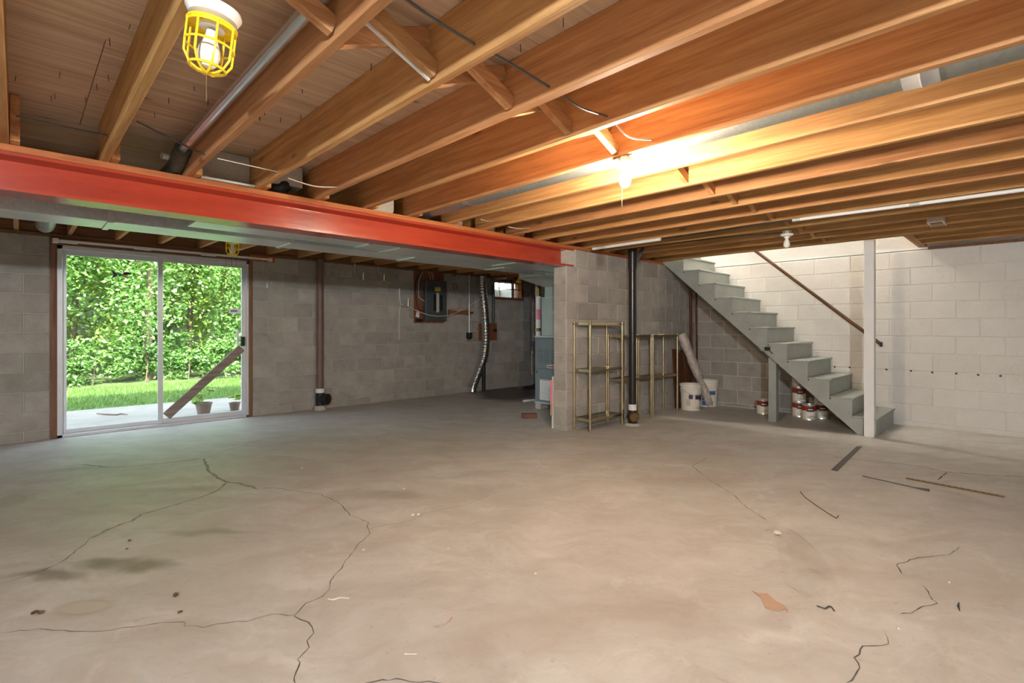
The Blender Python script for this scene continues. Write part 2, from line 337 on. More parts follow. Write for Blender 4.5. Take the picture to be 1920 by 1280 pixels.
# ================================================================== STRUCTURE
XL, XR, YF, YB = -3.4, 7.62, -4.6, 7.21      # room extents
ZC = 2.35; ZJ = 2.115; YD0, YD1, XD = 3.69, 3.875, 4.46
CH = .2032
floor = struct(MB().box(XL - .2, XR + .2, YF - .2, YB + .2, -.15, 0).build('floor', 'floor'), 'grey troweled concrete basement floor with cracks and stains', 'floor')

_bm = {}
def blockmesh(w, h, mat):
    k = (round(w, 3), round(h, 3), mat)
    if k in _bm: return _bm[k]
    b, t = .005, .03; x, z = w / 2, h / 2
    vs = [(-x, 0, -z), (x, 0, -z), (x, 0, z), (-x, 0, z), (-x, -t + b, -z), (x, -t + b, -z), (x, -t + b, z), (-x, -t + b, z),
          (-x + b, -t, -z + b), (x - b, -t, -z + b), (x - b, -t, z - b), (-x + b, -t, z - b)]
    fs = [(0, 1, 5, 4), (1, 2, 6, 5), (2, 3, 7, 6), (3, 0, 4, 7), (4, 5, 9, 8), (5, 6, 10, 9), (6, 7, 11, 10), (7, 4, 8, 11), (8, 9, 10, 11)]
    me = bpy.data.meshes.new('concrete_block'); me.from_pydata(vs, [], fs); me.materials.append(MT[mat]); _bm[k] = me; return me
def blocks(wall, axis, coord, u0, u1, ztop, phase, mat, holes=(), zmin=.004, proud=.006, gap=.009):
    """courses of blocks on the room face of a wall; u = X for a wall across Y, u = Y for a wall across X"""
    k = 0
    while ztop - CH * k > zmin + .02:
        z1 = ztop - CH * k; z0 = max(zmin, z1 - CH); ph = phase(k); n0 = math.floor((u0 - ph) / .4064)
        n = n0
        while ph + n * .4064 < u1:
            a = max(u0, ph + n * .4064); b = min(u1, ph + (n + 1) * .4064); n += 1
            segs = [(a, b)]
            for (ha, hb, hz0, hz1) in holes:
                if z0 < hz1 - .06 and z1 > hz0 + .06:
                    ns = []
                    for (p, q) in segs:
                        if q <= ha or p >= hb: ns.append((p, q)); continue
                        if p < ha: ns.append((p, ha))
                        if q > hb: ns.append((hb, q))
                    segs = ns
            for (p, q) in segs:
                if q - p < .035: continue
                m = mat(p, q, z0, z1) if callable(mat) else mat
                o = bpy.data.objects.new('concrete_block', blockmesh(q - p - gap, z1 - z0 - gap, m)); COL.objects.link(o)
                off = .03 - proud + random.uniform(-.0012, .0012)
                L = Vector(((p + q) / 2, coord + off, (z0 + z1) / 2)) if axis == 'Y' else Vector((coord + off, (p + q) / 2, (z0 + z1) / 2))
                o.parent = wall; o.location = L - ORG[wall]
                if axis == 'X': o.rotation_euler = (0, 0, -math.pi / 2)
        k += 1
# wall with the sliding door and the small window
DX0, DX1, DZ = .245, 2.225, 2.13
WX0, WX1, WZ0, WZ1 = 6.50, 7.36, 1.745, 2.10
m = MB(); y0, y1 = YB + .004, YB + .2
m.box(XL - .2, DX0, y0, y1, 0, 2.13); m.box(DX1, WX0, y0, y1, 0, 2.13); m.box(WX0, WX1, y0, y1, 0, WZ0); m.box(WX0, WX1, y0, y1, WZ1, 2.13); m.box(WX1, XR + .2, y0, y1, 0, 2.13)
wall_back = struct(m.build('wall_back', 'mortar'), 'grey concrete block wall holding the sliding glass door', 'wall')
def phD(k): return (2.42 if k % 2 == 0 else 2.624) if k < 7 else (2.525 if k % 2 else 2.735)
blocks(wall_back, 'Y', YB, -1.4, DX0, 2.13, lambda k: .043 if k % 2 == 0 else .246, 'block_door')
blocks(wall_back, 'Y', YB, DX1, XR, 2.13, phD, 'block_door', [(WX0, WX1, WZ0, WZ1 + .1)])
# painted wall beside the stairs: bare blocks below the stair line, white paint elsewhere
wall_right = struct(MB().box(XR + .004, XR + .2, YF - .2, YB + .2, 0, 2.085).build('wall_right', 'mortar_w'), 'block wall beside the stairs painted white above bare lower blocks', 'wall')
def stairz(y): return (y - 1.33) * .893
def matW(p, q, z0, z1):
    yc, zc = (p + q) / 2, (z0 + z1) / 2
    if yc > YD0: return 'block_door'
    return 'block_door' if zc < stairz(yc) - .13 else 'block_white'
blocks(wall_right, 'X', XR, -1.2, YD0 - .01, 2.085, lambda k: .80 if k % 2 == 0 else 1.003, matW, proud=.002, gap=.006)
blocks(wall_right, 'X', XR, YD1, YB, 2.085, lambda k: .80 if k % 2 == 0 else 1.003, matW)
# partition carrying the beam end
wall_divider = struct(MB().box(XD + .004, XR, YD0 + .004, YD1 - .004, 0, 2.077).build('wall_divider', 'mortar'), 'short block partition wall carrying the end of the red beam', 'wall')
blocks(wall_divider, 'Y', YD0, XD, XR - .006, 2.077, lambda k: 4.85 if k % 2 == 0 else 4.66, 'block_door', [(XD, 4.62, 1.875, 2.2)])
blocks(wall_divider, 'X', XD, YD0, YD1, 1.874, lambda k: YD0, 'block_door')
# walls behind the camera
wall_left = struct(MB().box(XL - .2, XL, YF - .2, YB + .2, 0, 2.36).build('wall_left', 'block_door'), 'grey block wall on the side away from the stairs', 'wall')
wall_front = struct(MB().box(XL, XR, YF - .2, YF, 0, 2.36).build('wall_front', 'block_door'), 'grey block wall behind the photographer', 'wall')

# ------------------------------------------------------------------ ceiling
OX0, OX1, OY0, OY1 = 6.555, XR, .93, 3.69      # stair opening
m = MB()
for a in ((XL - .2, OX0, YF - .2, YB + .2), (OX0, XR + .2, YF - .2, OY0), (OX0, XR + .2, OY1, YB + .2)): m.box(*a, ZC + .02, ZC + .06)
ceiling = struct(m.build('ceiling', 'ply'), 'open joist ceiling with plywood subfloor above', 'ceiling')
def sheet(x0, x1, y0, y1):
    MB().box(x0 + .0015, x1 - .0015, y0 + .0015, y1 - .0015, ZC, ZC + .019).build('plywood_sheet', 'ply', ceiling)
ys = [YF, -3.44, -2.22, -1.0, .22, 1.44, 2.66, 3.88, 5.1, 6.32, YB]
for i in range(len(ys) - 1):
    off = 0 if i % 2 else 1.22; x = XL - off
    while x < XR:
        a, b = max(x, XL), min(x + 2.44, XR); x += 2.44
        if b - a < .02: continue
        ya, yb = ys[i], ys[i + 1]
        if b > OX0 and ya < OY1 and yb > OY0:
            if a < OX0: sheet(a, OX0, ya, yb)
            if ya < OY0: sheet(max(a, OX0), b, ya, OY0)
            if yb > OY1: sheet(max(a, OX0), b, OY1, yb)
        else: sheet(a, b, ya, yb)
JX = [1.155 + .408 * k for k in range(-9, 16)]; JX0 = [1.155 + .408 * k for k in (-11, -10)]
JW = .038
for x in JX0 + JX:
    if x > XR - .05: continue
    mat = 'joist'
    if x < OX0 - .09: MB().box(x, x + JW, YF, 3.79, ZJ, ZC - .001).build('joist', mat, ceiling, bevel=.003)
    else: MB().box(x, x + JW, YF, OY0 - .08, ZJ, ZC - .001).build('joist', 'joist', ceiling, bevel=.003)
    xx = x + JW + .002       # lapped joist on the door side of the beam
    if xx < XR - .06:
        f3 = lambda p, d: Vector((d, p[0], p[1]))
        ys_ = 3.60 if xx < OX0 - .09 else 3.70
        MB().prism([(ys_, ZJ), (YB + .12, 2.166), (YB + .12, ZC - .001), (ys_, ZC - .001)], f3, xx, xx + JW).build('joist', 'joist', ceiling, bevel=.003)
for i in (0, 1): MB().box(OX0 - .041 - .04 * i, OX0 - .003 - .04 * i, YF, 3.79, ZJ, ZC - .001).build('trimmer_joist', 'joist', ceiling, bevel=.003)
for i in (0, 1): MB().box(OX0, XR, OY0 - .04 - .04 * i, OY0 - .002 - .04 * i, ZJ, ZC - .001).build('header_joist', 'bridge', ceiling, bevel=.003)
# cross bridging
BY = 1.63
allx = [x for x in JX if x < OX0 - .1] + [OX0 - .081]
for a, b in zip(allx[:-1], allx[1:]):
    x0, x1 = a + JW, b
    mt = 'bridge'
    if abs(x0 - 2.417) < .01:      # the bay filled by the round duct: flat blocking over the duct
        for dy in (-.05, .05): MB().box(x0, x1, BY + dy - .03, BY + dy + .03, 2.327, ZC - .001).build('bridging_strut', mt, ceiling)
        continue
    sa = MB().bar((x0, BY - .02, ZC - .04), (x1, BY - .02, ZJ + .04), .038, .062, (0, 0, 1)).build('bridging_strut', mt, ceiling, bevel=.003)
    if abs(a - 1.155 + .408) < .01: MB().bar((x0 + .02, BY + .003, ZC - .085), (x1 - .01, BY + .003, ZJ + .012), .012, .012).build('paint_edge', 'white', sa)
    MB().bar((x0, BY + .03, ZJ + .04), (x1, BY + .03, ZC - .04), .038, .062, (0, 0, 1)).build('bridging_strut', mt, ceiling, bevel=.003)
# nails poking through the subfloor (a joined handful)
m = MB(); rr = random.Random(5)
for i in range(90):
    x, y = rr.uniform(-.6, 1.9), rr.uniform(.9, 3.6); m.tube([(x, y, ZC), (x + rr.uniform(-.004, .004), y, ZC - rr.uniform(.02, .035))], .0016, 4)
o = m.build('nail_tip', 'black', ceiling); o['kind'] = 'stuff'
# stairwell above the opening and the storey over it
m = MB()
m.box(XR + .02, XR + .2, -.2, 4.4, 2.10, 4.7); m.box(OX0 - .1, XR + .2, OY0 - .12, OY0 - .02, ZC + .06, 4.7); m.box(OX0 - .1, OX0 - .002, OY0 - .02, 4.4, ZC + .06, 4.7)
m.box(OX0 - .1, XR + .2, 4.4, 4.5, ZC + .06, 4.7); m.box(OX0 - .1, XR + .2, OY0 - .12, 4.5, 4.7, 4.8)
struct(m.build('wall_stairwell', 'white'), 'white plastered stairwell walls above the block wall', 'wall')
t = MB(); t.lathe([(.001, -.1), (.06, -.08), (.1, 0), (.06, .08), (.001, .1)], (7.1, 3.3, 4.3), 16); t.tube([(7.1, 3.3, 4.39), (7.1, 3.3, 4.7)], .012, 8)
tag(t.build('globe_lamp_offscreen', 'lit_up', smooth=True), 'round globe lamp hanging high in the stairwell', 'lamp')
m = MB(); m.box(XL - .2, XR + .2, YB + .02, YB + .2, 2.36, 4.8); m.box(XL - .2, XL, YF - .2, YB, 2.36, 4.8); m.box(XL, XR + .2, YF - .2, YF, 2.36, 4.8); m.box(XR + .21, XR + .3, YF - .2, YB + .2, 2.36, 4.8)
struct(m.build('wall_upper', 'siding'), 'pale siding walls of the storey above', 'wall')
struct(MB().box(XL - .5, XR + .6, YF - .5, YB + .45, 4.8, 4.95).build('roof', 'roof'), 'flat grey roof over the storey above', 'roof')
struct(MB().box(XR + .02, XR + .2, YF - .2, -.2, 2.09, 2.36).box(XR + .02, XR + .2, 4.4, YB + .2, 2.09, 2.36).build('trim_5', 'board'), 'rim boards above the painted wall', 'trim')
struct(MB().box(XL - .2, XR + .2, YB + .05, YB + .2, 2.166, 2.36).build('trim_1', 'board'), 'rim board above the door wall', 'trim')
# plates
tag(MB().box(XL, XD + .1, YD0 - .004, YD1 + .004, 2.076, ZJ - .001).build('sill_plate', 'plate', bevel=.003), 'orange-brown timber plate lying along the top of the red beam', 'timber')
tag(MB().box(XD + .1, XR - .01, YD0 - .01, YD1, 2.079, ZJ - .001).build('sill_plate', 'plate', bevel=.003), 'timber plate lying along the top of the partition wall', 'timber')
tag(MB().box(XL, XR, YB + .004, YB + .15, 2.131, 2.163).build('sill_plate', 'board', bevel=.003), 'brown timber plate along the top of the door wall', 'timber')
tag(MB().box(XR - .03, XR + .15, YF, OY0 - .09, 2.086, ZJ - .001).build('sill_plate', 'board'), 'brown timber plate along the top of the white wall', 'timber')

# ------------------------------------------------------------------ floor cracks
def crack(pts, sx, sy, sc, w=.006, mat='crack', seed=1):
    r = random.Random(seed); P = [onZ(sx + x / sc, sy + y / sc) for x, y in pts]; Q = []
    for a, b in zip(P[:-1], P[1:]):
        n = max(2, int((b - a).length / .03)); nd = Vector((-(b - a).y, (b - a).x, 0)).normalized()
        for i in range(n): Q.append(a.lerp(b, i / n) + nd * r.uniform(-.006, .006))
    Q.append(P[-1]); m = MB(); vs = []
    for i, q in enumerate(Q):
        d = (Q[min(i + 1, len(Q) - 1)] - Q[max(i - 1, 0)]).normalized(); nd = Vector((-d.y, d.x, 0)); ww = w * r.uniform(.35, 1.0) * (.25 if i in (0, len(Q) - 1) else 1)
        vs += [q + nd * ww / 2 + Vector((0, 0, .0008)), q - nd * ww / 2 + Vector((0, 0, .0008))]
    m.add(vs, [(2 * i, 2 * i + 1, 2 * i + 3, 2 * i + 2) for i in range(len(Q) - 1)]); m.build('crack', mat, floor)
crack([(0, 268), (95, 262), (215, 280), (340, 298), (435, 340), (495, 405), (580, 440), (590, 505), (525, 565), (460, 660), (430, 700), (385, 750), (383, 795), (345, 830), (260, 865), (205, 928), (270, 965), (300, 1020), (272, 1060), (270, 1095), (215, 1160), (230, 1190), (190, 1255), (205, 1285)], 480, 820, 2.783, .006, 'crack', 1)
crack([(1345, 267), (1240, 237), (1180, 233), (1140, 210), (1090, 180), (1065, 110)], 0, 820, 2.783, .028, 'crackw', 2)
crack([(1065, 110), (1200, 60), (1390, 5)], 0, 820, 2.783, .008, 'crackw', 3)
crack([(1065, 110), (830, 137), (660, 152), (560, 155), (440, 142), (330, 150)], 0, 820, 2.783, .014, 'crack', 4)
crack([(1180, 235), (1130, 280), (1020, 320), (870, 365), (740, 400), (690, 435), (600, 465), (460, 530)], 0, 820, 2.783, .026, 'crackw', 5)
crack([(460, 530), (440, 560), (320, 650), (220, 695), (20, 760)], 0, 820, 2.783, .006, 'crack', 6)
crack([(0, 1018), (205, 998), (420, 1010), (580, 1005), (700, 985), (850, 968), (955, 962), (965, 980), (1060, 990), (1130, 970), (1290, 958), (1430, 920), (1540, 928)], 0, 820, 2.783, .0045, 'crack', 7)
crack([(595, 475), (680, 455), (760, 445), (835, 425)], 480, 820, 2.783, .005, 'crack', 8)
crack([(880, 395), (940, 380), (1100, 350), (1220, 300), (1440, 240)], 480, 820, 2.783, .006, 'crackw', 9)
crack([(560, 1284), (660, 1265), (730, 1262), (800, 1275), (900, 1272), (990, 1284)], 480, 820, 2.783, .006, 'crack', 10)
crack([(1330, 625), (1280, 665), (1160, 675), (1095, 690), (1020, 715), (1055, 760)], 1280, 780, 2.559, .006, 'crack', 11)
crack([(1145, 805), (1175, 840), (1205, 880), (1225, 900), (1150, 910), (1095, 945), (1040, 950)], 1280, 780, 2.559, .006, 'crack', 12)
crack([(975, 1040), (985, 1090), (920, 1105), (870, 1105), (830, 1160), (855, 1210), (825, 1250), (785, 1280)], 1280, 780, 2.559, .006, 'crack', 13)
crack([(700, 195), (870, 210), (1140, 240), (1270, 268), (1480, 285), (1640, 290)], 1280, 780, 2.559, .014, 'crack', 14)
crack([(1270, 270), (1220, 305)], 1280, 780, 2.559, .014, 'crack', 15)
crack([(120, 200), (45, 240), (120, 300), (185, 340), (240, 375), (300, 430), (400, 500)], 1280, 780, 2.559, .012, 'crackw', 16)

# ================================================================== DOOR
fr = struct(thing('door_1', ((DX0 + DX1) / 2, YB + .06, 0), 'white aluminium sliding glass door onto the patio', 'door'), 'white aluminium sliding glass door onto the patio', 'door')
A0, A1, AT = .298, 2.18, 2.05; ya, yb = YB - .015, YB + .10
m = MB(); m.box(A0, A0 + .045, ya, yb, 0, AT); m.box(A1 - .03, A1, ya, yb, 0, AT); m.box(A0, A1, ya, yb, AT - .045, AT); m.box(A0, A1, ya, yb, 0, .03)
m.build('door_frame', 'alum', fr, bevel=.003)
def panel(x0, x1, y, z0, z1, st, top, bot, nm):
    p = MB(); p.box(x0, x0 + st, y, y + .03, z0, z1); p.box(x1 - st, x1, y, y + .03, z0, z1); p.box(x0 + st, x1 - st, y, y + .03, z1 - top, z1); p.box(x0 + st, x1 - st, y, y + .03, z0, z0 + bot)
    q = p.build(nm, 'alum', fr, bevel=.003); MB().box(x0 + st, x1 - st, y + .012, y + .017, z0 + bot, z1 - top).build('glass_pane', 'glass', q); return q
panel(A0 + .045, 1.245, YB + .055, .03, AT - .045, .035, .05, .045, 'fixed_panel')
sp = panel(1.19, A1 - .03, YB + .01, .03, AT - .045, .05, .05, .06, 'sliding_panel')
MB().box(2.085, 2.10, YB - .022, YB + .01, .93, 1.06).build('latch_plate', 'lead', sp); MB().box(2.105, 2.13, YB - .03, YB + .01, .935, 1.055).build('lock_grip', 'black', sp, bevel=.004)
MB().box(2.035, 2.06, YB - .012, YB + .01, .80, 1.15).build('door_handle', 'white', sp, bevel=.004)
a, b = onY(429, 578, YB + .02), onY(451, 588, YB + .02)
st = MB().box(a.x, b.x, YB + .018, YB + .021, b.z, a.z).build('warning_sticker', 'paper', sp)
MB().box(a.x + .02, a.x + .1, YB + .0165, YB + .0185, (a.z + b.z) / 2 - .006, (a.z + b.z) / 2 + .008).build('printed_line', 'purple', sp)
struct(MB().box(DX0, A0, YB - .02, YB + .16, 0, AT + .03).build('trim_2', 'trimz', bevel=.004), 'brown wooden jamb nearest the short piece of wall', 'trim')
struct(MB().box(A1, DX1, YB - .02, YB + .16, 0, AT + .03).build('trim_3', 'trimz', bevel=.004), 'reddish wooden jamb beside the door lock', 'trim')
struct(MB().box(DX0, DX1, YB - .015, YB + .16, AT, 2.13).build('trim_4', 'board', bevel=.004), 'brown timber lintel board over the sliding door', 'trim')
tag(MB().box(2.19, 2.50, YB - .035, YB - .008, 2.055, 2.135).build('backing_board', 'plate', bevel=.002), 'short brown board nailed beside the lintel end of the door', 'board')
# curtain rod with cords
cr = thing('curtain_rod', (1.3, YB - .05, 2.09), 'white traverse curtain rod with pull cords above the sliding door', 'curtain rod')
a = onY(98, 446, YB - .06); b = onY(510, 486, YB - .06)
MB().box(a.x, b.x, YB - .075, YB - .055, 2.075, 2.10).build('rod', 'white', cr, bevel=.003)
for x in (a.x, b.x - .05): MB().box(x, x + .05, YB - .085, YB - (.016 if x < 1 else .037), 2.06, 2.11).build('end_bracket', 'plastic_w', cr, bevel=.004)
for x in (a.x + .04, .95, 1.62): MB().box(x, x + .16, YB - .082, YB - .05, 2.066, 2.078).build('glide_strip', 'white', cr)
for dx, z in ((-.02, 1.74), (-.075, 1.80), (-.05, 1.75), (-.12, 1.80)): MB().tube([(b.x + dx, YB - .07, 2.07), (b.x + dx * 1.05, YB - .065, 1.9), (b.x - .06, YB - .06, z)], .0022, 5).build('pull_cord', 'cable_w', cr)
MB().lathe([(.001, .06), (.009, .05), (.012, 0), (.001, -.01)], (b.x - .06, YB - .06, 1.71), 10).build('cord_weight', 'plastic_w', cr, True)
x = onY(434, 500, YB - .06).x
MB().tube([(x, YB - .07, 2.08), (x, YB - .06, 1.56)], .002, 5).build('draw_cord', 'black', cr)
MB().tube([(x - .06, YB - .07, 2.08), (x - .075, YB - .06, 1.85), (x - .045, YB - .06, 1.75), (x, YB - .06, 1.715), (x + .04, YB - .06, 1.75), (x + .06, YB - .06, 1.85), (x + .05, YB - .07, 2.08)], .002, 5).build('draw_cord', 'black', cr)
# hanging stained-glass fish
p = onY(231, 515, YB - .05); ff = thing('suncatcher', (p.x, p.y, p.z), 'stained-glass fish hanging on a thread in front of the fixed glass', 'ornament')
fy = lambda q, d: Vector((p.x + q[0], d, p.z + q[1]))
def fpart(poly, mat, nm): MB().prism(poly, fy, p.y - .003, p.y + .003).build(nm, mat, ff)
fpart([(.0, .03), (.05, .03), (.075, .018), (.06, .005), (.02, .0), (.0, .01)], 'navy', 'fish_head'); fpart([(-.012, .012), (.018, .014), (.03, -.005), (.01, -.02), (-.012, -.014)], 'amber', 'fish_body')
fpart([(-.05, .012), (-.013, .012), (-.013, -.022), (-.04, -.026)], 'teal', 'fish_flank'); fpart([(-.052, .006), (-.105, .05), (-.09, .0), (-.1, -.05), (-.052, -.012)], 'lead', 'fish_tail'); fpart([(-.002, .032), (.002, .06), (.016, .032)], 'lead', 'fin'); fpart([(.0, -.02), (.03, -.012), (.045, -.035), (.03, -.03)], 'rust', 'fin')
MB().tube([(p.x + .003, p.y, p.z + .058), (p.x + .003, p.y - .005, 2.08)], .0012, 4).build('thread', 'cable_w', ff)
# brace bar and threshold board
a, b = onY(312, 780, YB - .03), onY(453, 652, YB - .03); a.z = max(a.z, .06)
tag(MB().bar(a, b, .035, .10, (0, 0, 1)).build('door_brace', 'weather', bevel=.006), 'weathered wooden bar wedged diagonally across the sliding panel', 'wood bar')
a, b = onZ(134, 815), onZ(283, 800)
tag(MB().bar((a.x, a.y + .06, .016), (b.x, b.y + .05, .016), .06, .03).build('threshold_board', 'weather', bevel=.003), 'pale loose board lying along the door threshold', 'board')

# ------------------------------------------------------------------ small window
wd = struct(thing('window_1', ((WX0 + WX1) / 2, YB + .1, WZ0), 'small basement window with a mullion high in the furnace room wall', 'window'), 'small basement window with a mullion high in the furnace room wall', 'window')
m = MB(); m.box(WX0, WX1, YB - .02, YB + .2, WZ0 - .02, WZ0 + .03); m.box(WX0, WX1, YB - .02, YB + .2, WZ1 - .03, WZ1 + .03); m.box(WX0, WX0 + .03, YB, YB + .2, WZ0 + .03, WZ1 - .03); m.box(WX1 - .05, WX1, YB, YB + .2, WZ0 + .03, WZ1 - .03); m.build('window_frame', 'plyz', wd, bevel=.003)
m = MB(); m.box(6.80, 6.815, YB + .12, YB + .14, WZ0 + .03, WZ1 - .03); m.box(7.14, 7.22, YB + .12, YB + .14, WZ0 + .03, WZ1 - .03); m.build('sash', 'white', wd)
MB().box(WX0 + .03, WX1 - .05, YB + .128, YB + .132, WZ0 + .03, WZ1 - .03).build('glass_pane', 'glass', wd)
MB().bar((6.52, YB + .03, 1.955), (7.30, YB + .03, 1.935), .012, .012).build('security_bar', 'black', wd)

# ================================================================== BEAM AND DUCTS
f3 = lambda p, d: Vector((d, p[0], p[1]))
b0, b1, yc = YD0, YD1, (YD0 + YD1) / 2
prof = [(b0, 1.875), (b1, 1.875), (b1, 1.895), (yc + .012, 1.91), (yc + .012, 2.045), (b1, 2.058), (b1, 2.075), (b0, 2.075), (b0, 2.058), (yc - .012, 2.045), (yc - .012, 1.91), (b0, 1.895)]
tag(MB().prism(prof, f3, XL, 4.60).build('steel_beam', 'red'), 'long red painted steel beam resting on the partition wall', 'beam')
dm = thing('trunk_duct', (1.5, 4.5, 1.88), 'long galvanized trunk duct hung behind the red beam', 'duct')
xs = [-2.5, .45, 1.65, 2.87, 4.1, 5.3]
for a, b in zip(xs[:-1], xs[1:]):
    MB().box(a + .001, b - .001, 4.33, 4.66, 1.88, 2.105).build('duct_section', 'galv', dm, bevel=.002)
for x in xs[1:-1]: MB().box(x - .018, x + .018, 4.322, 4.668, 1.872, 2.11).build('drive_cleat', 'galv', dm, bevel=.002)
MB().box(.75, .80, 4.323, 4.331, 1.89, 2.1).build('side_plate', 'galv_dull', dm)
d2 = thing('return_duct', (3, 4.1, 1.88), 'second galvanized duct between the red beam and the trunk duct', 'duct')
f3z = lambda p, d: Vector((p[0], p[1], d))
MB().box(.86, 2.15, 3.93, 4.17, 1.882, 2.10).build('duct_section', 'galv', d2, bevel=.002)
MB().prism([(2.15, 3.93), (2.45, 3.93), (2.45, 4.305), (2.15, 4.17)], f3z, 1.882, 2.10).build('duct_reducer', 'galv', d2, bevel=.002)
MB().box(2.45, 3.9, 3.93, 4.305, 1.882, 2.10).build('duct_section', 'galv', d2, bevel=.002); MB().box(3.9, 5.3, 3.93, 4.305, 1.882, 2.10).build('duct_section', 'galv', d2, bevel=.002)
for x in (2.15, 2.45, 3.9): MB().box(x - .016, x + .016, 3.922, 4.312 if x > 2.3 else 4.178, 1.874, 2.105).build('drive_cleat', 'galv', d2, bevel=.002)
tag(MB().tube([(.20, 4.655, 2.17), (.20, 7.0, 2.21)], .075, 20).build('round_duct', 'galv', smooth=True), 'round pale duct between joists above the sliding door', 'duct')
# ductwork showing over the beam
ds = thing('duct_boot', (1.02, 3.92, 2.12), 'grey speckled sheet-metal box in the joist bay over the beam', 'duct')
MB().prism([(.827, ZJ + .001), (1.153, ZJ + .001), (1.153, ZC - .004), (.827, ZC - .004)], lambda p, d: Vector((p[0], d, p[1])), 3.78, 3.83).build('box', 'galv_dull', ds, bevel=.004)
MB().box(.83, 1.15, 3.66, 3.785, ZJ - .001, ZJ + .014).build('lip', 'galv_dull', ds, bevel=.003)
db = thing('duct_elbow', (1.40, 3.8, 2.14), 'dark adjustable duct elbow with square collar over the beam', 'duct')
MB().box(1.26, 1.50, 3.74, 3.86, 2.19, ZC - .01).build('collar', 'galv_dull', db, bevel=.004)
MB().tube(smoothpath([(1.40, 3.80, 2.22), (1.36, 3.78, 2.18), (1.30, 3.86, 2.168), (1.295, 4.2, 2.17)], 5), .05, 16).build('elbow', 'lead', db, True)
for (x0, x1, wh_) in ((2.10, 2.30, 'bay before the long round duct'), (2.86, 3.05, 'first bay past the long round duct'), (3.27, 3.47, 'second bay past the long round duct'), (3.68, 3.9, 'third bay past the long round duct')):
    tag(MB().prism([(x0, ZJ + .004), (x1 - .02, ZJ + .004), (x1, ZJ + .05), (x1, ZC - .02), (x0, ZC - .02)], lambda p, d: Vector((p[0], d, p[1])), 3.80, 3.86).build('blocking_panel', 'galv_dull', bevel=.003), 'grey sheet-metal panel over the beam in the ' + wh_, 'metal panel', 'bay panels over the beam')
rd = thing('round_duct', (2.62, 1, 2.14), 'long round galvanized duct running up between two joists', 'duct')
MB().tube([(2.62, -2.1, 2.235), (2.62, .30, 2.235)], .088, 28).build('duct_pipe', 'galv_pipe', rd, True); MB().tube([(2.62, .30, 2.235), (2.62, 3.9, 2.235)], .085, 28).build('duct_pipe', 'galv_pipe', rd, True)
m = MB(); m.tube([(2.62, .25, 2.235), (2.62, .262, 2.235), (2.62, .30, 2.235), (2.62, .308, 2.235), (2.62, .316, 2.235), (2.62, .37, 2.235)], [.091, .092, .092, .097, .092, .091], 28); m.build('joint_collar', 'alum', rd, True)
MB().tube([(2.62, 3.15, 2.235), (2.62, 3.21, 2.235)], .0875, 28).build('joint_collar', 'foil', rd, True)
cp = thing('vent_pipe', (.72, 2.7, 2.2), 'shiny steel pipe with a rubber elbow running between the joists', 'pipe')
MB().tube([(.70, 3.55, 2.225), (.70, 1.63, 2.233), (.70, 1.0, 2.236)], .024, 20).build('steel_pipe', 'chrome', cp, True)
m = MB(); pts = [(.70, 3.50 + .012 * i, 2.225 - .0035 * i) for i in range(14)]; m.tube(pts, [.046 if i % 4 < 2 else .042 for i in range(14)], 18); m.build('rubber_sleeve', 'green', cp, True)
MB().tube(smoothpath([(.70, 3.64, 2.185), (.698, 3.74, 2.165), (.695, 3.9, 2.163), (.69, 4.3, 2.165)], 5), .043, 16).build('elbow', 'green', cp, True)
MB().tube([(.655, 3.66, 2.2), (.62, 3.65, 2.2)], .02, 10).build('clamp', 'galv_dull', cp, True)

# ================================================================== LAMPS
def bulb_prof(): return [(.001, -.104), (.014, -.101), (.025, -.09), (.0305, -.073), (.029, -.055), (.021, -.034), (.015, -.018), (.0135, -.006)]
def lamp(x, y, z, label, bulbmat, string=0.13, side=-.03, box=True, sfx=''):
    L = thing('lamp_holder' + sfx, (x, y, z), label, 'lamp')
    if box:
        MB().lathe([(.001, .0), (.042, .0), (.042, -.03), (.001, -.03)], (x, y, z), 8).build('junction_box', 'galv', L)
    MB().lathe([(.001, -.028), (.056, -.03), (.058, -.036), (.05, -.05), (.026, -.056), (.024, -.07), (.001, -.07)], (x, y, z), 28).build('porcelain_base', 'porc', L, True)
    MB().lathe(bulb_prof(), (x, y, z - .062), 20).build('bulb' + sfx, bulbmat, L, True)
    if string: MB().tube([(x + side, y, z - .05), (x + side * 1.05, y, z - .05 - string)], .0016, 5).build('pull_string', 'cable_w', L)
    return L
lamp(2.43, 1.585, ZJ, 'lit bare bulb in a porcelain holder hanging under a joist', 'lit', .23)
lamp(5.385, 1.67, ZJ, 'unlit bare bulb in a porcelain holder above the stairs side', 'glassbulb', 0)
lamp(-1.25, -1.3, ZJ, 'lit bare bulb behind the photographer on the door side', 'lit_b', .2, sfx='_offscreen')
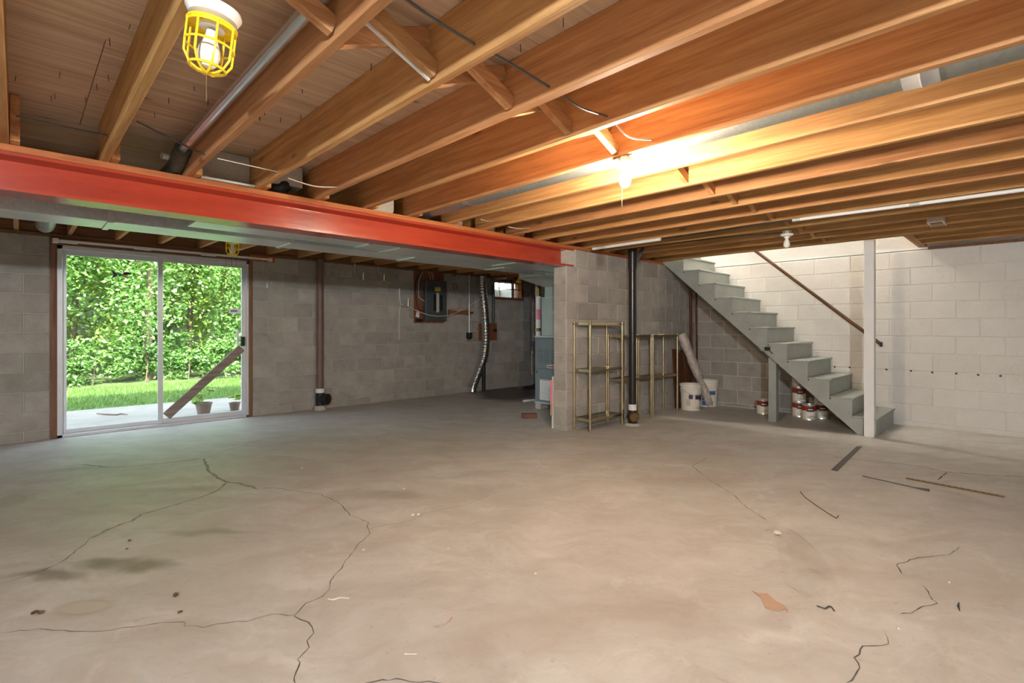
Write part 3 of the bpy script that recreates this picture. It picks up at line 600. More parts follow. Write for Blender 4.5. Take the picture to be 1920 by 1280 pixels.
def cage_lamp(x, y, z, label, tilt=(0, 0), bmat='glassbulb'):
    L = thing('caged_lamp', (x, y, z), label, 'lamp')
    M = Matrix.Rotation(tilt[0], 4, 'X') @ Matrix.Rotation(tilt[1], 4, 'Y'); C = Vector((x, y, z))
    T = lambda v: C + M @ Vector(v)
    MB().lathe([(.001, 0), (.072, -.004), (.075, -.014), (.064, -.034), (.036, -.042), (.034, -.062), (.001, -.062)], C, 30, M).build('porcelain_base', 'porc', L, True)
    MB().lathe([(a, b * 1.15) for a, b in bulb_prof()], T((0, 0, -.062)), 20, M).build('bulb', bmat, L, True)
    m = MB(); R = .064; zt, zb = -.052, -.19
    m.ring(T((0, 0, zt)), R, .004, M=M); m.ring(T((0, 0, zt)), R * .5, .004, M=M); m.ring(T((0, 0, -.115)), R, .0035, M=M); m.ring(T((0, 0, zb + .012)), R * .74, .004, M=M)
    for k in range(8):
        a = k * math.pi / 4; e = (math.cos(a), math.sin(a))
        m.tube([T((e[0] * r, e[1] * r, zz)) for r, zz in ((R * .5, zt), (R, zt), (R, -.115), (R * .99, -.15), (R * .74, zb + .012), (R * .4, zb), (0, zb - .002))], .0034, 6)
    m.build('wire_cage', 'yellow', L, True)
    MB().lathe([(R * .5, zt), (R, zt - .002), (R, zt - .012)], C, 28, M).build('cage_collar', 'yellow', L, True)
    MB().tube([T((.0, 0, -.2)), (T((0, 0, -.2)).x, T((0, 0, -.2)).y, z - .275)], .0018, 5).build('pull_chain', 'brass', L)
    return L
cage_lamp(.42, 1.70, ZJ - .001, 'yellow caged lamp with porcelain base under a joist beside bare plywood', (math.radians(5), math.radians(5)))
cage_lamp(1.66, 6.02, 2.14, 'small yellow caged lamp near the curtain rod over the sliding door')

# ================================================================== CABLES AND CEILING PIPES
def cable(pts, r, mat, label, n=6): return tag(MB().tube(smoothpath(pts, 5), r, n).build('electric_cable', mat, smooth=True), label, 'cable')
h = [onX(890, 83, JX[9]), onX(1030, 163, JX[10]), onX(1138, 218, JX[11]), onX(1222, 262, JX[12])]
s0 = onX(745, 0, JX[8] + .15)
cable([h[0] + Vector((-.36, -.02, .03)), h[0] + Vector((-.2, -.01, .01)), h[0]], .006, 'cable', 'dark cable entering the joist beside the paint-edged brace')
cable([h[0] + Vector((.04, 0, 0)), h[0].lerp(h[1], .5) + Vector((0, 0, .005)), h[1]], .006, 'cable', 'dark cable spanning the second wide joist bay')
cable([h[1] + Vector((.04, 0, 0)), h[1].lerp(h[2], .5) - Vector((0, 0, .02)), h[2]], .005, 'cable', 'pale-sided cable sagging in the third wide joist bay')
cable([h[2] + Vector((.04, 0, 0)), h[2].lerp(h[3], .45) - Vector((0, 0, .045)), h[3]], .005, 'cable_w', 'white cable looping down above the lit bulb')
def bay_cable(p, q, sag, r, mat, label): return cable([p, p.lerp(q, .5) - Vector((0, 0, sag)), q], r, mat, label)
bay_cable(onY(30, 217, 3.35), onY(214, 256, 3.42), .004, .005, 'cable', 'grey cable crossing the bay over the beam by the green-lit plywood')
cable([onY(256, 227, 3.30), onZ(345, 272, 2.192), onX(385, 290, JX[8])], .005, 'cable', 'grey cable crossing the bay beside the rubber elbow')
bay_cable(onX(408, 297, JX[8] + JW), onX(520, 322, JX[9]), 0, .003, 'cable_w', 'thin wire crossing in front of the speckled box')
bay_cable(onX(540, 334, JX[9] + JW), onX(632, 351, JX[10]), .02, .004, 'cable_w', 'white cable drooping by the duct elbow collar')
bay_cable(onX(902, 411, 2.86), onX(926, 414, 3.19), .01, .004, 'cable_w', 'short white cable end over the beam near the round duct')
bay_cable(onX(953, 425, 3.25), onX(993, 428, 3.59), .01, .004, 'cable_w', 'short white cable end over the beam beside the folded panel')
cable([onX(352, 0, JX[7] + JW + .006), onX(326, 70, JX[7] + JW + .012), onX(300, 120, JX[7] + JW + .006)], .005, 'cable_w', 'black and white cable stapled to the joist beside the yellow cage')
# long pipe run under the joists
pr_ = thing('ceiling_pipe', (4.8, .7, 2.08), 'white pipe with metal couplings strapped under the joists', 'pipe')
MB().tube([(4.76, 1.38, 2.09), (4.80, .64, 2.09)], .014, 12).build('pipe_length', 'white', pr_, True); MB().tube([(4.80, .58, 2.09), (4.88, -1.6, 2.09)], .014, 12).build('pipe_length', 'white', pr_, True)
for y0_, x in ((.64, 4.80), (1.43, 4.758)): MB().tube([(x, y0_, 2.09), (x + .003, y0_ - .06, 2.09)], .0165, 12).build('coupling', 'galv_dull', pr_, True)
cable([(4.757, 1.43, 2.092), (4.75, 1.8, 2.095), (4.775, 2.2, 2.09), (4.77, 2.66, 2.09)], .008, 'black', 'black cable run between two white pipe lengths under the joists')
tag(MB().tube([(4.78, 2.69, 2.09), (4.772, 3.55, 2.085)], .017, 12).build('ceiling_pipe', 'white', smooth=True), 'short white pipe under the joists beside the black stack', 'pipe')
cable([(5.345, 1.70, 2.10), (5.22, 2.2, 2.105), (5.19, 2.9, 2.105), (5.18, 3.6, 2.105)], .006, 'black', 'black cable stapled behind the unlit bulb')
vt = thing('ceiling_vent', (6.50, .65, 2.2), 'white metal vent box set between joists near the stair header', 'vent')
cv = onZ(1757, 420, 2.12); m = MB(); vx, vy = cv.x, cv.y
m.box(vx - .13, vx + .13, vy - .06, vy - .045, 2.118, 2.2); m.box(vx - .13, vx + .13, vy + .045, vy + .06, 2.118, 2.2); m.box(vx - .13, vx - .115, vy - .045, vy + .045, 2.118, 2.2); m.box(vx + .115, vx + .13, vy - .045, vy + .045, 2.118, 2.2)
m.build('vent_frame', 'alum', vt); MB().box(vx - .115, vx + .115, vy - .045, vy + .045, 2.17, 2.176).build('vent_back', 'lead', vt)

# ================================================================== DOOR WALL FITTINGS
dp = thing('drain_pipe', (3.17, YB - .09, 0), 'brown drain pipe with a black cleanout tee on the door wall', 'pipe')
px, py = 3.10, YB - .095
MB().tube([(px, py, .30), (px, py, 2.15)], .047, 20).build('pipe', 'brownpipe', dp, True)
MB().tube([(px, py, .245), (px, py, .305)], .062, 20).build('white_joint', 'white', dp, True); MB().tube([(px, py, .06), (px, py, .25)], .06, 20).build('cleanout_tee', 'black', dp, True)
MB().tube([(px + .02, py - .01, .155), (px + .075, py - .10, .155), (px + .08, py - .108, .155)], [.075, .078, .06], 20).build('cleanout_plug', 'black', dp, True); MB().lathe([(.001, .0), (.085, 0), (.085, .03), (.07, .062), (.001, .062)], (px, py, 0), 20).build('white_joint', 'cblock', dp, True)
def jhook(px_, y0_, y1_, tipx, tipy, label):
    a = onY(px_, y0_, YB - .03); b = onY(px_ + 2, y1_, YB - .06); c = onY(tipx, tipy + 10, YB - .16); d = onY(tipx + .5, tipy, YB - .17)
    H = thing('wall_hook', (a.x, YB, b.z), label, 'hook')
    MB().tube([a, a.lerp(b, .5) + Vector((0, .012, 0)), b, b + Vector((.02, -.03, -.012))], .012, 10).build('arm', 'galv', H, True)
    MB().tube([b + Vector((.02, -.03, -.012)), b.lerp(c, .5) + Vector((0, 0, -.02)), c + Vector((-.03, 0, -.005)), c], .007, 8).build('hook_bend', 'galv_dull', H, True)
    MB().tube([c, d], .013, 10).build('hook_tip', 'foil', H, True); MB().tube([d, d + (d - c) * .35], .0125, 10).build('tip_cap', 'yellow', H, True)
jhook(665, 494, 522, 681, 514, 'silver wall hook with yellow tip under the timber plate'); jhook(709, 500, 511, 720, 516, 'short silver hook bent sideways under the timber plate'); jhook(749, 541, 570, 765, 563, 'silver wall hook with yellow tip beside the breaker panel')
tag(MB().tube(smoothpath([onY(751, 572, YB - .03), onY(749, 585, YB - .015), onY(748, 610, YB - .012), onY(748.5, 637, YB - .012)], 5), .011, 8).build('hose_end', 'cable_w', smooth=True), 'pale hose hanging on the blocks under the wall hook', 'hose')
# breaker panel
ep = thing('breaker_panel', (5.1, YB, 1.25), 'grey electrical breaker panel on a brown backboard with looping wires', 'breaker panel')
Yp_ = YB - .03
MB().box(4.735, 5.345, YB - .028, YB - .007, 1.255, 2.125).build('backboard', 'plyz', ep, bevel=.002)
bx = MB().box(4.90, 5.335, YB - .12, YB - .029, 1.29, 1.985).build('panel_box', 'panel', ep, bevel=.006); yf = YB - .121
MB().box(4.905, 5.33, yf - .004, yf, 1.295, 1.98).build('panel_cover', 'panel', ep, bevel=.003)
for x in (5.045, 5.185): MB().box(x, x + .05, yf - .012, yf - .002, 1.46, 1.74).build('breaker_column', 'black', ep, bevel=.003)
MB().box(5.115, 5.165, yf - .008, yf - .002, 1.44, 1.77).build('circuit_list', 'cable_w', ep); MB().box(5.08, 5.20, yf - .007, yf - .002, 1.80, 1.87).build('yellow_label', 'yellowlab', ep); MB().box(5.10, 5.14, yf - .009, yf - .004, 1.85, 1.858).build('label_print', 'ink', ep); MB().box(5.12, 5.18, yf - .007, yf - .002, 1.88, 1.905).build('blue_badge', 'blue', ep); MB().box(5.14, 5.18, yf - .007, yf - .002, 1.93, 1.945).build('red_badge', 'redink', ep)
for x, z in ((4.93, 1.965), (4.97, 1.915), (5.29, 1.34)): MB().lathe([(.008, 0), (.008, .004), (.001, .005)], (x, yf - .004, z), 8, Matrix.Rotation(math.pi / 2, 4, 'X')).build('screw', 'galv', ep)
for i, (x, d, z1) in enumerate(((4.78, .0, 1.46), (4.80, .012, 1.56), (4.82, .02, 1.63), (4.84, .03, 1.70), (4.85, .04, 1.77))):
    MB().tube(smoothpath([(4.86 + .01 * i, YB - .05, 2.13), (x - .03 + .01 * i, YB - .05, 1.95), (x - .035 + .01 * i, YB - .05, 1.72), (x + .02, YB - .055, z1 + .03), (4.90, YB - .07, z1)], 6), .008, 7).build('wire_loop', 'black' if i == 0 else ('cable_w' if i == 2 else 'cable'), ep, True)
for x in (5.03, 5.09, 5.30, 5.2): MB().tube([(x, YB - .06, 1.98), (x + .005, YB - .05, 2.06), (x - .02, YB - .04, 2.13)], .008, 7).build('wire_lead', 'cable_w' if x < 5.1 else 'cable', ep, True)
MB().prism([(4.755, 1.36), (4.825, 1.345), (4.83, 1.45), (4.79, 1.47), (4.775, 1.45)], lambda p, d: Vector((p[0], d, p[1])), YB - .036, YB - .031).build('paper_tag', 'paper', ep); MB().box(4.76, 4.88, YB - .06, YB - .029, 1.275, 1.325).build('outlet_box', 'black', ep, bevel=.003); MB().box(4.77, 4.815, YB - .036, YB - .03, 1.475, 1.5).build('red_tag', 'redink', ep)
cable([onY(766, 575, YB - .16), onY(790, 586, YB - .145), onY(815, 592, YB - .14), onY(840, 591, YB - .135), onY(862, 583, YB - .10), onY(890, 567, YB - .09), onY(905, 556, YB - .09), onY(925, 528, YB - .112)], .007, 'cable_w', 'pale cable draped from the hook past the breaker panel')
wb_ = thing('wood_block', (5.7, YB - .03, 1.4), 'notched wooden block on the wall carrying a cable', 'wood block')
a, b = onY(841, 580, YB - .03), onY(881, 591, YB - .03); MB().prism([(a.x, b.z), (a.x, a.z), (a.x + .2, a.z - .03), (b.x - .1, a.z), (b.x, a.z + .01), (b.x + .01, b.z - .01), (b.x - .1, b.z + .01), (a.x + .2, b.z + .015)], lambda p, d: Vector((p[0], d, p[1])), YB - .05, YB - .008).build('block', 'plyz', wb_, bevel=.003)
MB().tube([(b.x, YB - .03, (a.z + b.z) / 2), (b.x + .06, YB - .05, (a.z + b.z) / 2)], .02, 10).build('peg', 'darkwood', wb_, True)
co = thing('conduit', (5.86, YB - .02, 1.1), 'thin grey conduit ending in a black outlet box', 'conduit')
a = onY(877, 505, YB - .02); b = onY(877, 624, YB - .02); MB().tube([(a.x, YB - .062, 2.14), (b.x, YB - .062, b.z)], .011, 10).build('pipe', 'galv', co, True)
c = onY(878, 629, YB - .02); MB().tube([(c.x + .035, YB - .062, 1.36), (c.x + .03, YB - .062, b.z)], .004, 6).build('cord', 'cable_w', co, True); MB().prism([(c.x - .045, c.z + .055), (c.x + .045, c.z + .055), (c.x + .045, c.z - .03), (c.x + .02, c.z - .065), (c.x - .02, c.z - .065), (c.x - .045, c.z - .03)], lambda p, d: Vector((p[0], d, p[1])), YB - .09, YB - .008).build('outlet_box', 'black', co, bevel=.006)
a = onY(849, 507, YB - .02); tag(MB().box(a.x, a.x + .07, YB - .03, YB - .008, a.z - .1, 2.13).build('wood_cleat', 'plyz', bevel=.003), 'small brown wooden cleat under the plate beside the conduit', 'wood block')
tag(MB().ring(onY(853, 537, YB - .016), .05, .006, 20, 6, Matrix.Rotation(math.pi / 2, 4, 'X')).build('wire_coil', 'cable', smooth=True), 'small coil of wire on the wall beside the conduit', 'wire')
# flexible duct
path = smoothpath([onY(904, 516, 6.93), onY(905, 545, 6.93), onY(909, 590, 6.93), onY(911, 630, 6.92), onY(908, 665, 6.92), onY(900, 690, 6.95), onY(890, 715, 7.0), onY(886, 728, 7.02)], 26)
path[-1].z = .03
tag(MB().tube(path, [.078 if (i // 2) % 2 else .067 for i in range(len(path))], 18).build('flexible_duct', 'foil', smooth=True, ang=80), 'crinkled silver flexible duct hanging down to the floor', 'duct')
tag(MB().box(onY(896, 0, YB).x, onY(930, 0, YB).x, YB - .03, YB - .007, onY(900, 638, YB).z, onY(900, 606, YB).z).build('backboard', 'plyz', bevel=.003), 'brown plywood board behind the flexible duct', 'board')
gp = thing('service_pipe', (6.35, YB - .06, 1.2), 'dark grey pipe with valve coming down beside the small window', 'pipe')
x = onY(924, 560, YB - .06).x
MB().tube([(x, YB - .075, 2.14), (x, YB - .075, 1.25)], .03, 14).build('pipe', 'panel', gp, True); MB().tube([(onY(907, 700, YB - .06).x, YB - .06, .0), (onY(907, 700, YB - .06).x, YB - .06, .9)], .035, 14).build('pipe', 'black', gp, True); v = onY(926, 619, YB - .06); MB().box(v.x - .01, v.x + .06, YB - .085, YB - .031, v.z - .03, v.z + .03).build('valve', 'black', gp, bevel=.006)
sm = thing('sump_cover', (7.2, 6.75, 0), 'round dark sump cover on the stained floor', 'sump cover')
MB().lathe([(.001, .03), (.24, .03), (.27, .02), (.27, 0), (.001, 0)], (7.25, 6.75, 0), 28).build('lid', 'black', sm, True); MB().tube(smoothpath([(7.1, 6.7, .045), (7.25, 6.62, .055), (7.38, 6.75, .05), (7.3, 6.9, .05)], 5), .018, 8).build('hose_loop', 'panel', sm, True)
tp = thing('water_pipe', (7.3, 6.7, .5), 'thin brown vertical pipe with a blue valve by the furnace', 'pipe')
x = onY(995.5, 600, 6.6).x
MB().tube([(x, 6.6, .72), (x, 6.6, 2.17)], .016, 10).build('pipe', 'brownpipe', tp, True); v = onY(996, 642, 6.6); MB().tube([(v.x - .03, 6.56, v.z), (v.x + .03, 6.56, v.z)], .022, 10).build('valve', 'blue', tp, True); MB().tube([(x, 6.58, .3), (x, 6.58, .75)], .009, 8).build('pipe', 'cable_w', tp, True); MB().tube([(x, 6.58, .72), (x + .1, 6.5, .72)], .012, 8).build('branch', 'galv', tp, True)
q_ = onY(972, 530, 6.4); tag(MB().lathe([(.001, 0), (.05, 0), (.05, .04), (.03, .05), (.03, .09), (.001, .09)], q_, 12, Matrix.Rotation(.3, 4, 'X')).tube([q_ + Vector((0, -.02, .08)), (q_.x, q_.y - .02, ZC)], .006, 6).build('lamp_socket', 'yellow', smooth=True), 'small yellow socket hanging by the small window', 'socket')
rf = thing('pipe_fitting', (6.9, 6.9, 2.05), 'copper and silver pipe fittings tucked above the small window', 'pipe')
MB().tube([onY(935, 520, 6.95), onY(960, 523, 6.95), onY(985, 526, 6.9)], .02, 10).build('pipe', 'brownpipe', rf, True); MB().tube([onY(963, 521, 6.93), onY(963, 531, 6.93)], .02, 8).build('tee', 'rust', rf, True); MB().tube([onY(930, 522, 6.93), onY(948, 520, 6.93)], .028, 10).build('foil_wrap', 'foil', rf, True)

# ================================================================== FURNACE
fx0, fx1, fy0, fy1, fz0, fz1 = 5.40, 6.10, 4.52, 5.055, .095, 1.04
fu = thing('furnace', ((fx0 + fx1) / 2, (fy0 + fy1) / 2, fz0), 'grey furnace cabinet with louvered front standing on concrete blocks', 'furnace')
MB().box(fx0, fx1, fy0, fy1, fz0, fz1).build('cabinet', 'furnace', fu, bevel=.006)
MB().box(fx0 - .006, fx0 + .02, fy0 - .004, fy1 + .004, fz1 - .004, fz1 + .016).build('top_flange', 'furn_pale', fu); MB().box(fx0 - .008, fx0 + .02, fy0 - .004, fy1 + .004, fz0 - .012, fz0 + .012).build('bottom_flange', 'furn_pale', fu)
MB().box(fx0 - .012, fx0, fy0 + .01, fy1 - .012, .59, fz1 - .02).build('upper_door', 'furnace', fu, bevel=.004); MB().box(fx0 - .012, fx0, fy0 + .01, fy1 - .012, fz0 + .02, .585).build('lower_door', 'furnace', fu, bevel=.004)
for i in range(8):
    for j in range(3): MB().box(fx0 - .016, fx0 - .011, fy1 - .16 - .13 * j, fy1 - .06 - .13 * j, .68 + .025 * i, .688 + .025 * i).build('louver', 'panel', fu)
MB().lathe([(.001, .004), (.1, .003), (.105, 0)], (fx0 - .012, fy0 + .20, .625), 24, Matrix.Rotation(-math.pi / 2, 4, 'Y') @ Matrix.Scale(.28, 4, (1, 0, 0))).build('oval_badge', 'furn_pale', fu, True); MB().box(fx0 - .02, fx0 - .0165, fy0 + .16, fy0 + .26, .617, .633).build('badge_mark', 'redink', fu)
MB().box(fx0 - .016, fx0 - .011, fy1 - .06, fy1 - .045, .52, .55).build('switch', 'black', fu)
lb = MB().box(fx0 - .0145, fx0 - .0115, fy0 + .05, fy1 - .11, .14, .43).build('paper_label', 'paper', fu)
for i in range(9): MB().box(fx0 - .0155, fx0 - .0144, fy0 + .07, fy1 - .13, .165 + .027 * i, .168 + .027 * i).build('print_line', 'cable', fu)
MB().box(fx0 - .0155, fx0 - .0144, fy0 + .07, fy1 - .13, .414, .420).build('print_line', 'redink', fu)
pl = thing('plenum', (5.75, 4.75, fz1), 'pale green sheet-metal plenum standing on top of the furnace', 'duct')
MB().box(5.44, 6.08, 4.50, 4.965, fz1 + .017, 1.60).build('plenum_box', 'furn_pale', pl, bevel=.004); MB().box(5.43, 6.08, 4.50, 4.975, 1.60, 1.612).build('seam', 'alum', pl); MB().box(5.437, 5.441, 4.70, 4.75, 1.36, 1.41).build('test_plate', 'paper', pl)
MB().box(5.46, 6.05, 4.48, 4.92, 1.613, 1.76).build('plenum_neck', 'furn_pale', pl, bevel=.004)
mm = MB(); mm.add([(5.46, 4.48, 1.76), (6.05, 4.48, 1.76), (6.05, 4.92, 1.76), (5.46, 4.92, 1.76), (5.312, 4.32, 1.90), (6.05, 4.32, 1.90), (6.05, 5.30, 1.90), (5.312, 5.30, 1.90)], [(0, 3, 2, 1), (4, 5, 6, 7), (0, 1, 5, 4), (1, 2, 6, 5), (2, 3, 7, 6), (3, 0, 4, 7)]); mm.build('transition', 'galv', pl)
MB().box(5.312, 6.1, 3.93, 5.30, 1.905, 2.105).build('duct_head', 'galv', pl, bevel=.002)
vp = thing('flue_pipe', (6.2, 5.75, 0), 'tall white pipe with yellow and red stickers behind the furnace', 'pipe')
c0 = onY(1009, 600, 5.35); vx, vy = c0.x, c0.y
MB().tube([(vx, vy, 0), (vx, vy, 1.90)], .042, 18).build('pipe', 'white', vp, True)
def sticker(z0, z1, mat): MB().lathe([(.0428, z0), (.0428, z1)], (vx, vy, 0), 12, None, math.radians(185), math.radians(300)).build('sticker', mat, vp, True)
sticker(1.66, 1.86, 'oldbrass'); sticker(1.30, 1.46, 'pink'); sticker(1.12, 1.17, 'oldbrass')
for i, (x, y) in enumerate(((5.46, 4.99), (5.9, 4.99), (5.46, 4.58), (5.9, 4.58))): tag(MB().box(x - .07, x + .12, y - .05, y + .05, 0, .082).build('concrete_block', 'cblock', bevel=.004), 'pale concrete block under the furnace ' + ('front corner facing the small window', 'back corner facing the small window', 'front corner facing the partition', 'back corner facing the partition')[i], 'concrete block', 'blocks under the furnace')
tag(MB().tube([onZ(981, 754) + Vector((0, 0, .02)), onZ(1002, 752) + Vector((0, 0, .022))], .018, 10).build('drain_pipe', 'white', smooth=True), 'short white drain pipe lying on the floor by the furnace', 'pipe')
bd = thing('leaning_board', (4.55, 3.97, 0), 'pale board with a pink card leaning behind the partition end', 'board')
MB().prism([(3.90, 0), (3.92, 0), (3.915, .60), (3.905, .60)], lambda p, d: Vector((d, p[0], p[1])), 4.475, 4.60).build('board', 'plastic_w', bd); MB().box(4.44, 4.474, 3.905, 3.912, .28, .56).build('pink_card', 'pink', bd); MB().box(4.44, 4.474, 3.905, 3.912, .15, .28).build('tag_card', 'card', bd)
p = onZ(996, 785); tag(MB().box(-.1, .1, -.045, .045, 0, .06).build('brick', 'brick', bevel=.004), 'dark brick lying alone on the floor near the furnace', 'brick'); o = bpy.context.scene.objects['brick']; o.location = (p.x + .03, p.y + .06, .0); o.rotation_euler = (0, 0, -math.radians(42))

# ================================================================== SHELVES, STACK, STORAGE
def etagere(x0, x1, y0, y1, zt, zs, label):
    E_ = thing('shelf_unit', ((x0 + x1) / 2, (y0 + y1) / 2, 0), label, 'shelf unit'); r = .0145
    for x in (x0, x1):
        for y in (y0, y1):
            p = MB().tube([(x, y, 0), (x, y, zt - .012)], r, 12).build('post', 'brass', E_, True)
            MB().lathe([(.0175, -.03), (.0175, .0), (.012, .012), (.001, .015)], (x, y, zt - .015), 12).build('finial', 'brass', p, True)
            for z in zs: MB().lathe([(r, -.024), (.0175, -.022), (.0175, .022), (r, .024)], (x, y, z), 12).build('collar', 'brass', p, True)
    for z in zs:
        m = MB(); m.box(x0 + r, x1 - r, y0 - .009, y0 + .009, z - .015, z + .015); m.box(x0 + r, x1 - r, y1 - .009, y1 + .009, z - .015, z + .015); m.box(x0 - .009, x0 + .009, y0 + r, y1 - r, z - .015, z + .015); m.box(x1 - .009, x1 + .009, y0 + r, y1 - r, z - .015, z + .015)
        rl = m.build('shelf_rail', 'brass', E_); MB().box(x0 + .01, x1 - .01, y0 + .01, y1 - .01, z + .003, z + .009).build('glass_shelf', 'smoke', E_)
    return E_
etagere(4.575, 5.21, 3.44, 3.665, 1.245, (1.215, .685, .13), 'tall brass-coloured shelf unit with three smoked glass shelves')
etagere(5.252, 5.90, 3.455, 3.67, 1.09, (1.065, .53), 'low brass-coloured shelf unit behind the black stack pipe')
etagere(5.945, 6.60, 3.455, 3.67, 1.09, (1.065, .52), 'low brass-coloured shelf unit next to the white buckets')
sk = thing('stack_pipe', (5.38, 3.33, 0), 'tall black stack pipe with cleanout in front of the partition', 'pipe'); sx, sy = 5.31, 3.36
MB().tube([(sx, sy, .24), (sx, sy, 2.10)], .045, 22).build('pipe', 'blackpipe', sk, True); MB().tube([(sx, sy, 1.88), (sx, sy, 2.12)], .055, 22).build('upper_sleeve', 'blackpipe', sk, True); MB().tube([(sx + .03, sy, 1.95), (sx + .21, sy - .02, 2.14)], .026, 14).build('branch', 'panel', sk, True)
MB().tube([(sx, sy, .175), (sx, sy, .25)], .048, 20).build('white_joint', 'white', sk, True); MB().tube([(sx, sy, .02), (sx, sy, .18)], .055, 20).build('cleanout_tee', 'black', sk, True); MB().tube([(sx - .02, sy, .11), (sx - .075, sy - .07, .11)], .062, 20).build('cleanout_body', 'black', sk, True)
MB().tube([(sx - .076, sy - .071, .11), (sx - .082, sy - .079, .11)], [.055, .05], 20).build('brass_plug', 'oldbrass', sk, True); MB().lathe([(.001, 0), (.10, 0), (.085, .025), (.001, .03)], (sx, sy, 0), 16).build('floor_patch', 'cblock', sk, True)
def bucket(x, y, s, label, bands, bail=True):
    B = thing('bucket', (x, y, 0), label, 'bucket'); R = .148 * s
    prof = [(.001, .004), (R * .87, .0), (R * .88, .01), (R * .95, .255), (R * 1.01, .258), (R * 1.01, .272), (R * .965, .275), (R * .965, .29), (R * 1.02, .293), (R * 1.02, .307), (R * .98, .31), (R * .98, .33), (R * 1.05, .335), (R * 1.05, .37), (R * .98, .37), (R * .86, .02), (.001, .02)]
    MB().lathe([(a, b * s) for a, b in prof], (x, y, 0), 36).build('tub', 'plastic_w', B, True)
    for (z0, z1, a0, a1, mat) in bands:
        rr = lambda z: R * (.88 + .07 * z / .255) + .0012; MB().lathe([(rr(z0), z0 * s), (rr(z1), z1 * s)], (x, y, 0), 16, None, math.radians(a0), math.radians(a1)).build('label_band', mat, B, True)
    if bail: MB().tube(smoothpath([(x + R * 1.03 * math.cos(math.radians(a)), y + R * 1.03 * math.sin(math.radians(a)), zz * s) for a, zz in ((150, .30), (185, .265), (215, .225), (240, .215), (270, .225), (300, .28))], 4), .0035, 6).build('wire_bail', 'galv_dull', B, True)
    return B
bucket(6.93, 3.42, 1.0, 'white plastic bucket with a purple label beside the low shelf', [(.165, .225, 195, 218, 'purple'), (.16, .225, 232, 292, 'purple'), (.14, .195, 262, 290, 'ink'), (.035, .04, 235, 280, 'ink'), (.08, .15, 236, 262, 'paper'), (.07, .16, 180, 205, 'cable_w')])
bucket(7.445, 3.415, 1.05, 'white plastic bucket with a blue label behind the wrapped roll', [(.17, .225, 215, 255, 'blue'), (.02, .08, 175, 240, 'blue'), (.09, .15, 175, 215, 'rust')], False)
a, b = Vector((7.08, 3.12, .075)), Vector((6.86, 3.585, 1.10)); a = onZ(1331, 763) + Vector((0, 0, .03)); b = onY(1277, 625, 3.60)
L_ = (b - a); pts = [a + L_ * (i / 16) + Vector((0, 0, .0)) for i in range(17)]; rr = random.Random(3)
tag(MB().tube(pts, [.047 + .016 * math.sin(i * .55) ** 2 + rr.uniform(-.004, .006) + .012 * (i / 16) for i in range(17)], 18).build('wrapped_roll', 'wrap', smooth=True, ang=80), 'long plastic-wrapped roll leaning in the corner by the buckets', 'roll')
for i, (x0, x1, z) in enumerate(((6.86, 6.95, .86), (6.96, 7.06, .80), (7.07, 7.15, .84), (7.16, 7.27, .90), (7.28, 7.38, .82))):
    tag(MB().prism([(3.60 - .02 * (i % 2), 0), (3.62 - .02 * (i % 2), 0), (3.68 - .004 * (i % 2), z), (3.66 - .004 * (i % 2), z)], lambda p, d: Vector((d, p[0], p[1])), x0, x1).build('leaning_board', 'darkwood', bevel=.002), 'dark stained board leaning behind the buckets, ' + ('next to the low shelf unit', 'second from the low shelf unit', 'middle one of five', 'tallest of the five', 'next to the corner poles')[i], 'board', 'dark boards behind the buckets')
for x, y, r in ((7.43, 3.655, .022), (7.55, 3.62, .016)): tag(MB().tube([(x, y, 0), (x - .01, y + .012, 1.75)], r, 12).build('corner_pole', 'darkwood', smooth=True), ('thicker' if r > .02 else 'thinner') + ' dark brown pole standing upright in the corner under the stairs', 'pole', 'poles in the corner under the stairs')

# ================================================================== STAIRS
SX0, SX1 = 6.615, 7.60; RH, RN = .1968, .2205
stf = lambda k: 1.148 + RN * k; zt = lambda k: .199 + RH * k
sr = thing('staircase', ((SX0 + SX1) / 2, 2.4, 0), 'grey painted wooden staircase along the white wall', 'staircase')
f3 = lambda p, d: Vector((d, p[0], p[1]))
poly = [(stf(0) + .018, 0.0)]
for k in range(12):
    poly.append((stf(k) + .018, zt(k) - .024)); poly.append((min(3.684, stf(k + 1) + .018), zt(k) - .024))
poly += [(3.684, (3.684 - 1.335) * .893), (1.335, 0)]
for i, (x0, x1) in enumerate(((SX0, SX0 + .04), (SX1 - .04, SX1))): MB().prism(poly, f3, x0, x1).build('stringer', 'stair', sr)
for k in range(12):
    MB().box(SX0 - .006, SX1, stf(k), min(3.684, stf(k + 1) + .014), zt(k) - .024, zt(k)).build('tread', 'stair', sr, bevel=.005)
    z0 = 0 if k == 0 else zt(k - 1); MB().box(SX0 - .002, SX1, stf(k) + .017, stf(k) + .035, z0 + .001, zt(k) - .025).build('riser', 'stair', sr)
    if 0 < k < 11: MB().lathe([(.008, 0), (.008, .003), (.001, .004)], (SX0 - .0015, stf(k + 1) + .008, zt(k) - .03), 8, Matrix.Rotation(-math.pi / 2, 4, 'Y')).build('nail_head', 'black', sr)
tag(MB().box(6.72, 6.81, 2.205, 2.297, 0, .80).build('support_post', 'stair', bevel=.003), 'short grey post propping the staircase from below', 'post')
ck = thing('clamp', (6.59, 2.28, .93), 'small metal clamp fixed on the stair stringer above the post', 'clamp')
p = onX(1439, 653, 6.595); MB().ring(p + Vector((0, .06, 0)), .03, .006, 18, 6, Matrix.Rotation(math.pi / 2, 4, 'Y')).build('ring', 'galv', ck, True); MB().box(6.575, 6.61, p.y - .03, p.y + .03, p.z - .025, p.z + .02).build('body', 'black', ck, bevel=.005); MB().tube([(6.59, p.y - .02, p.z - .02), (6.59, p.y - .06, p.z - .06)], .006, 6).build('lever', 'lead', ck, True)
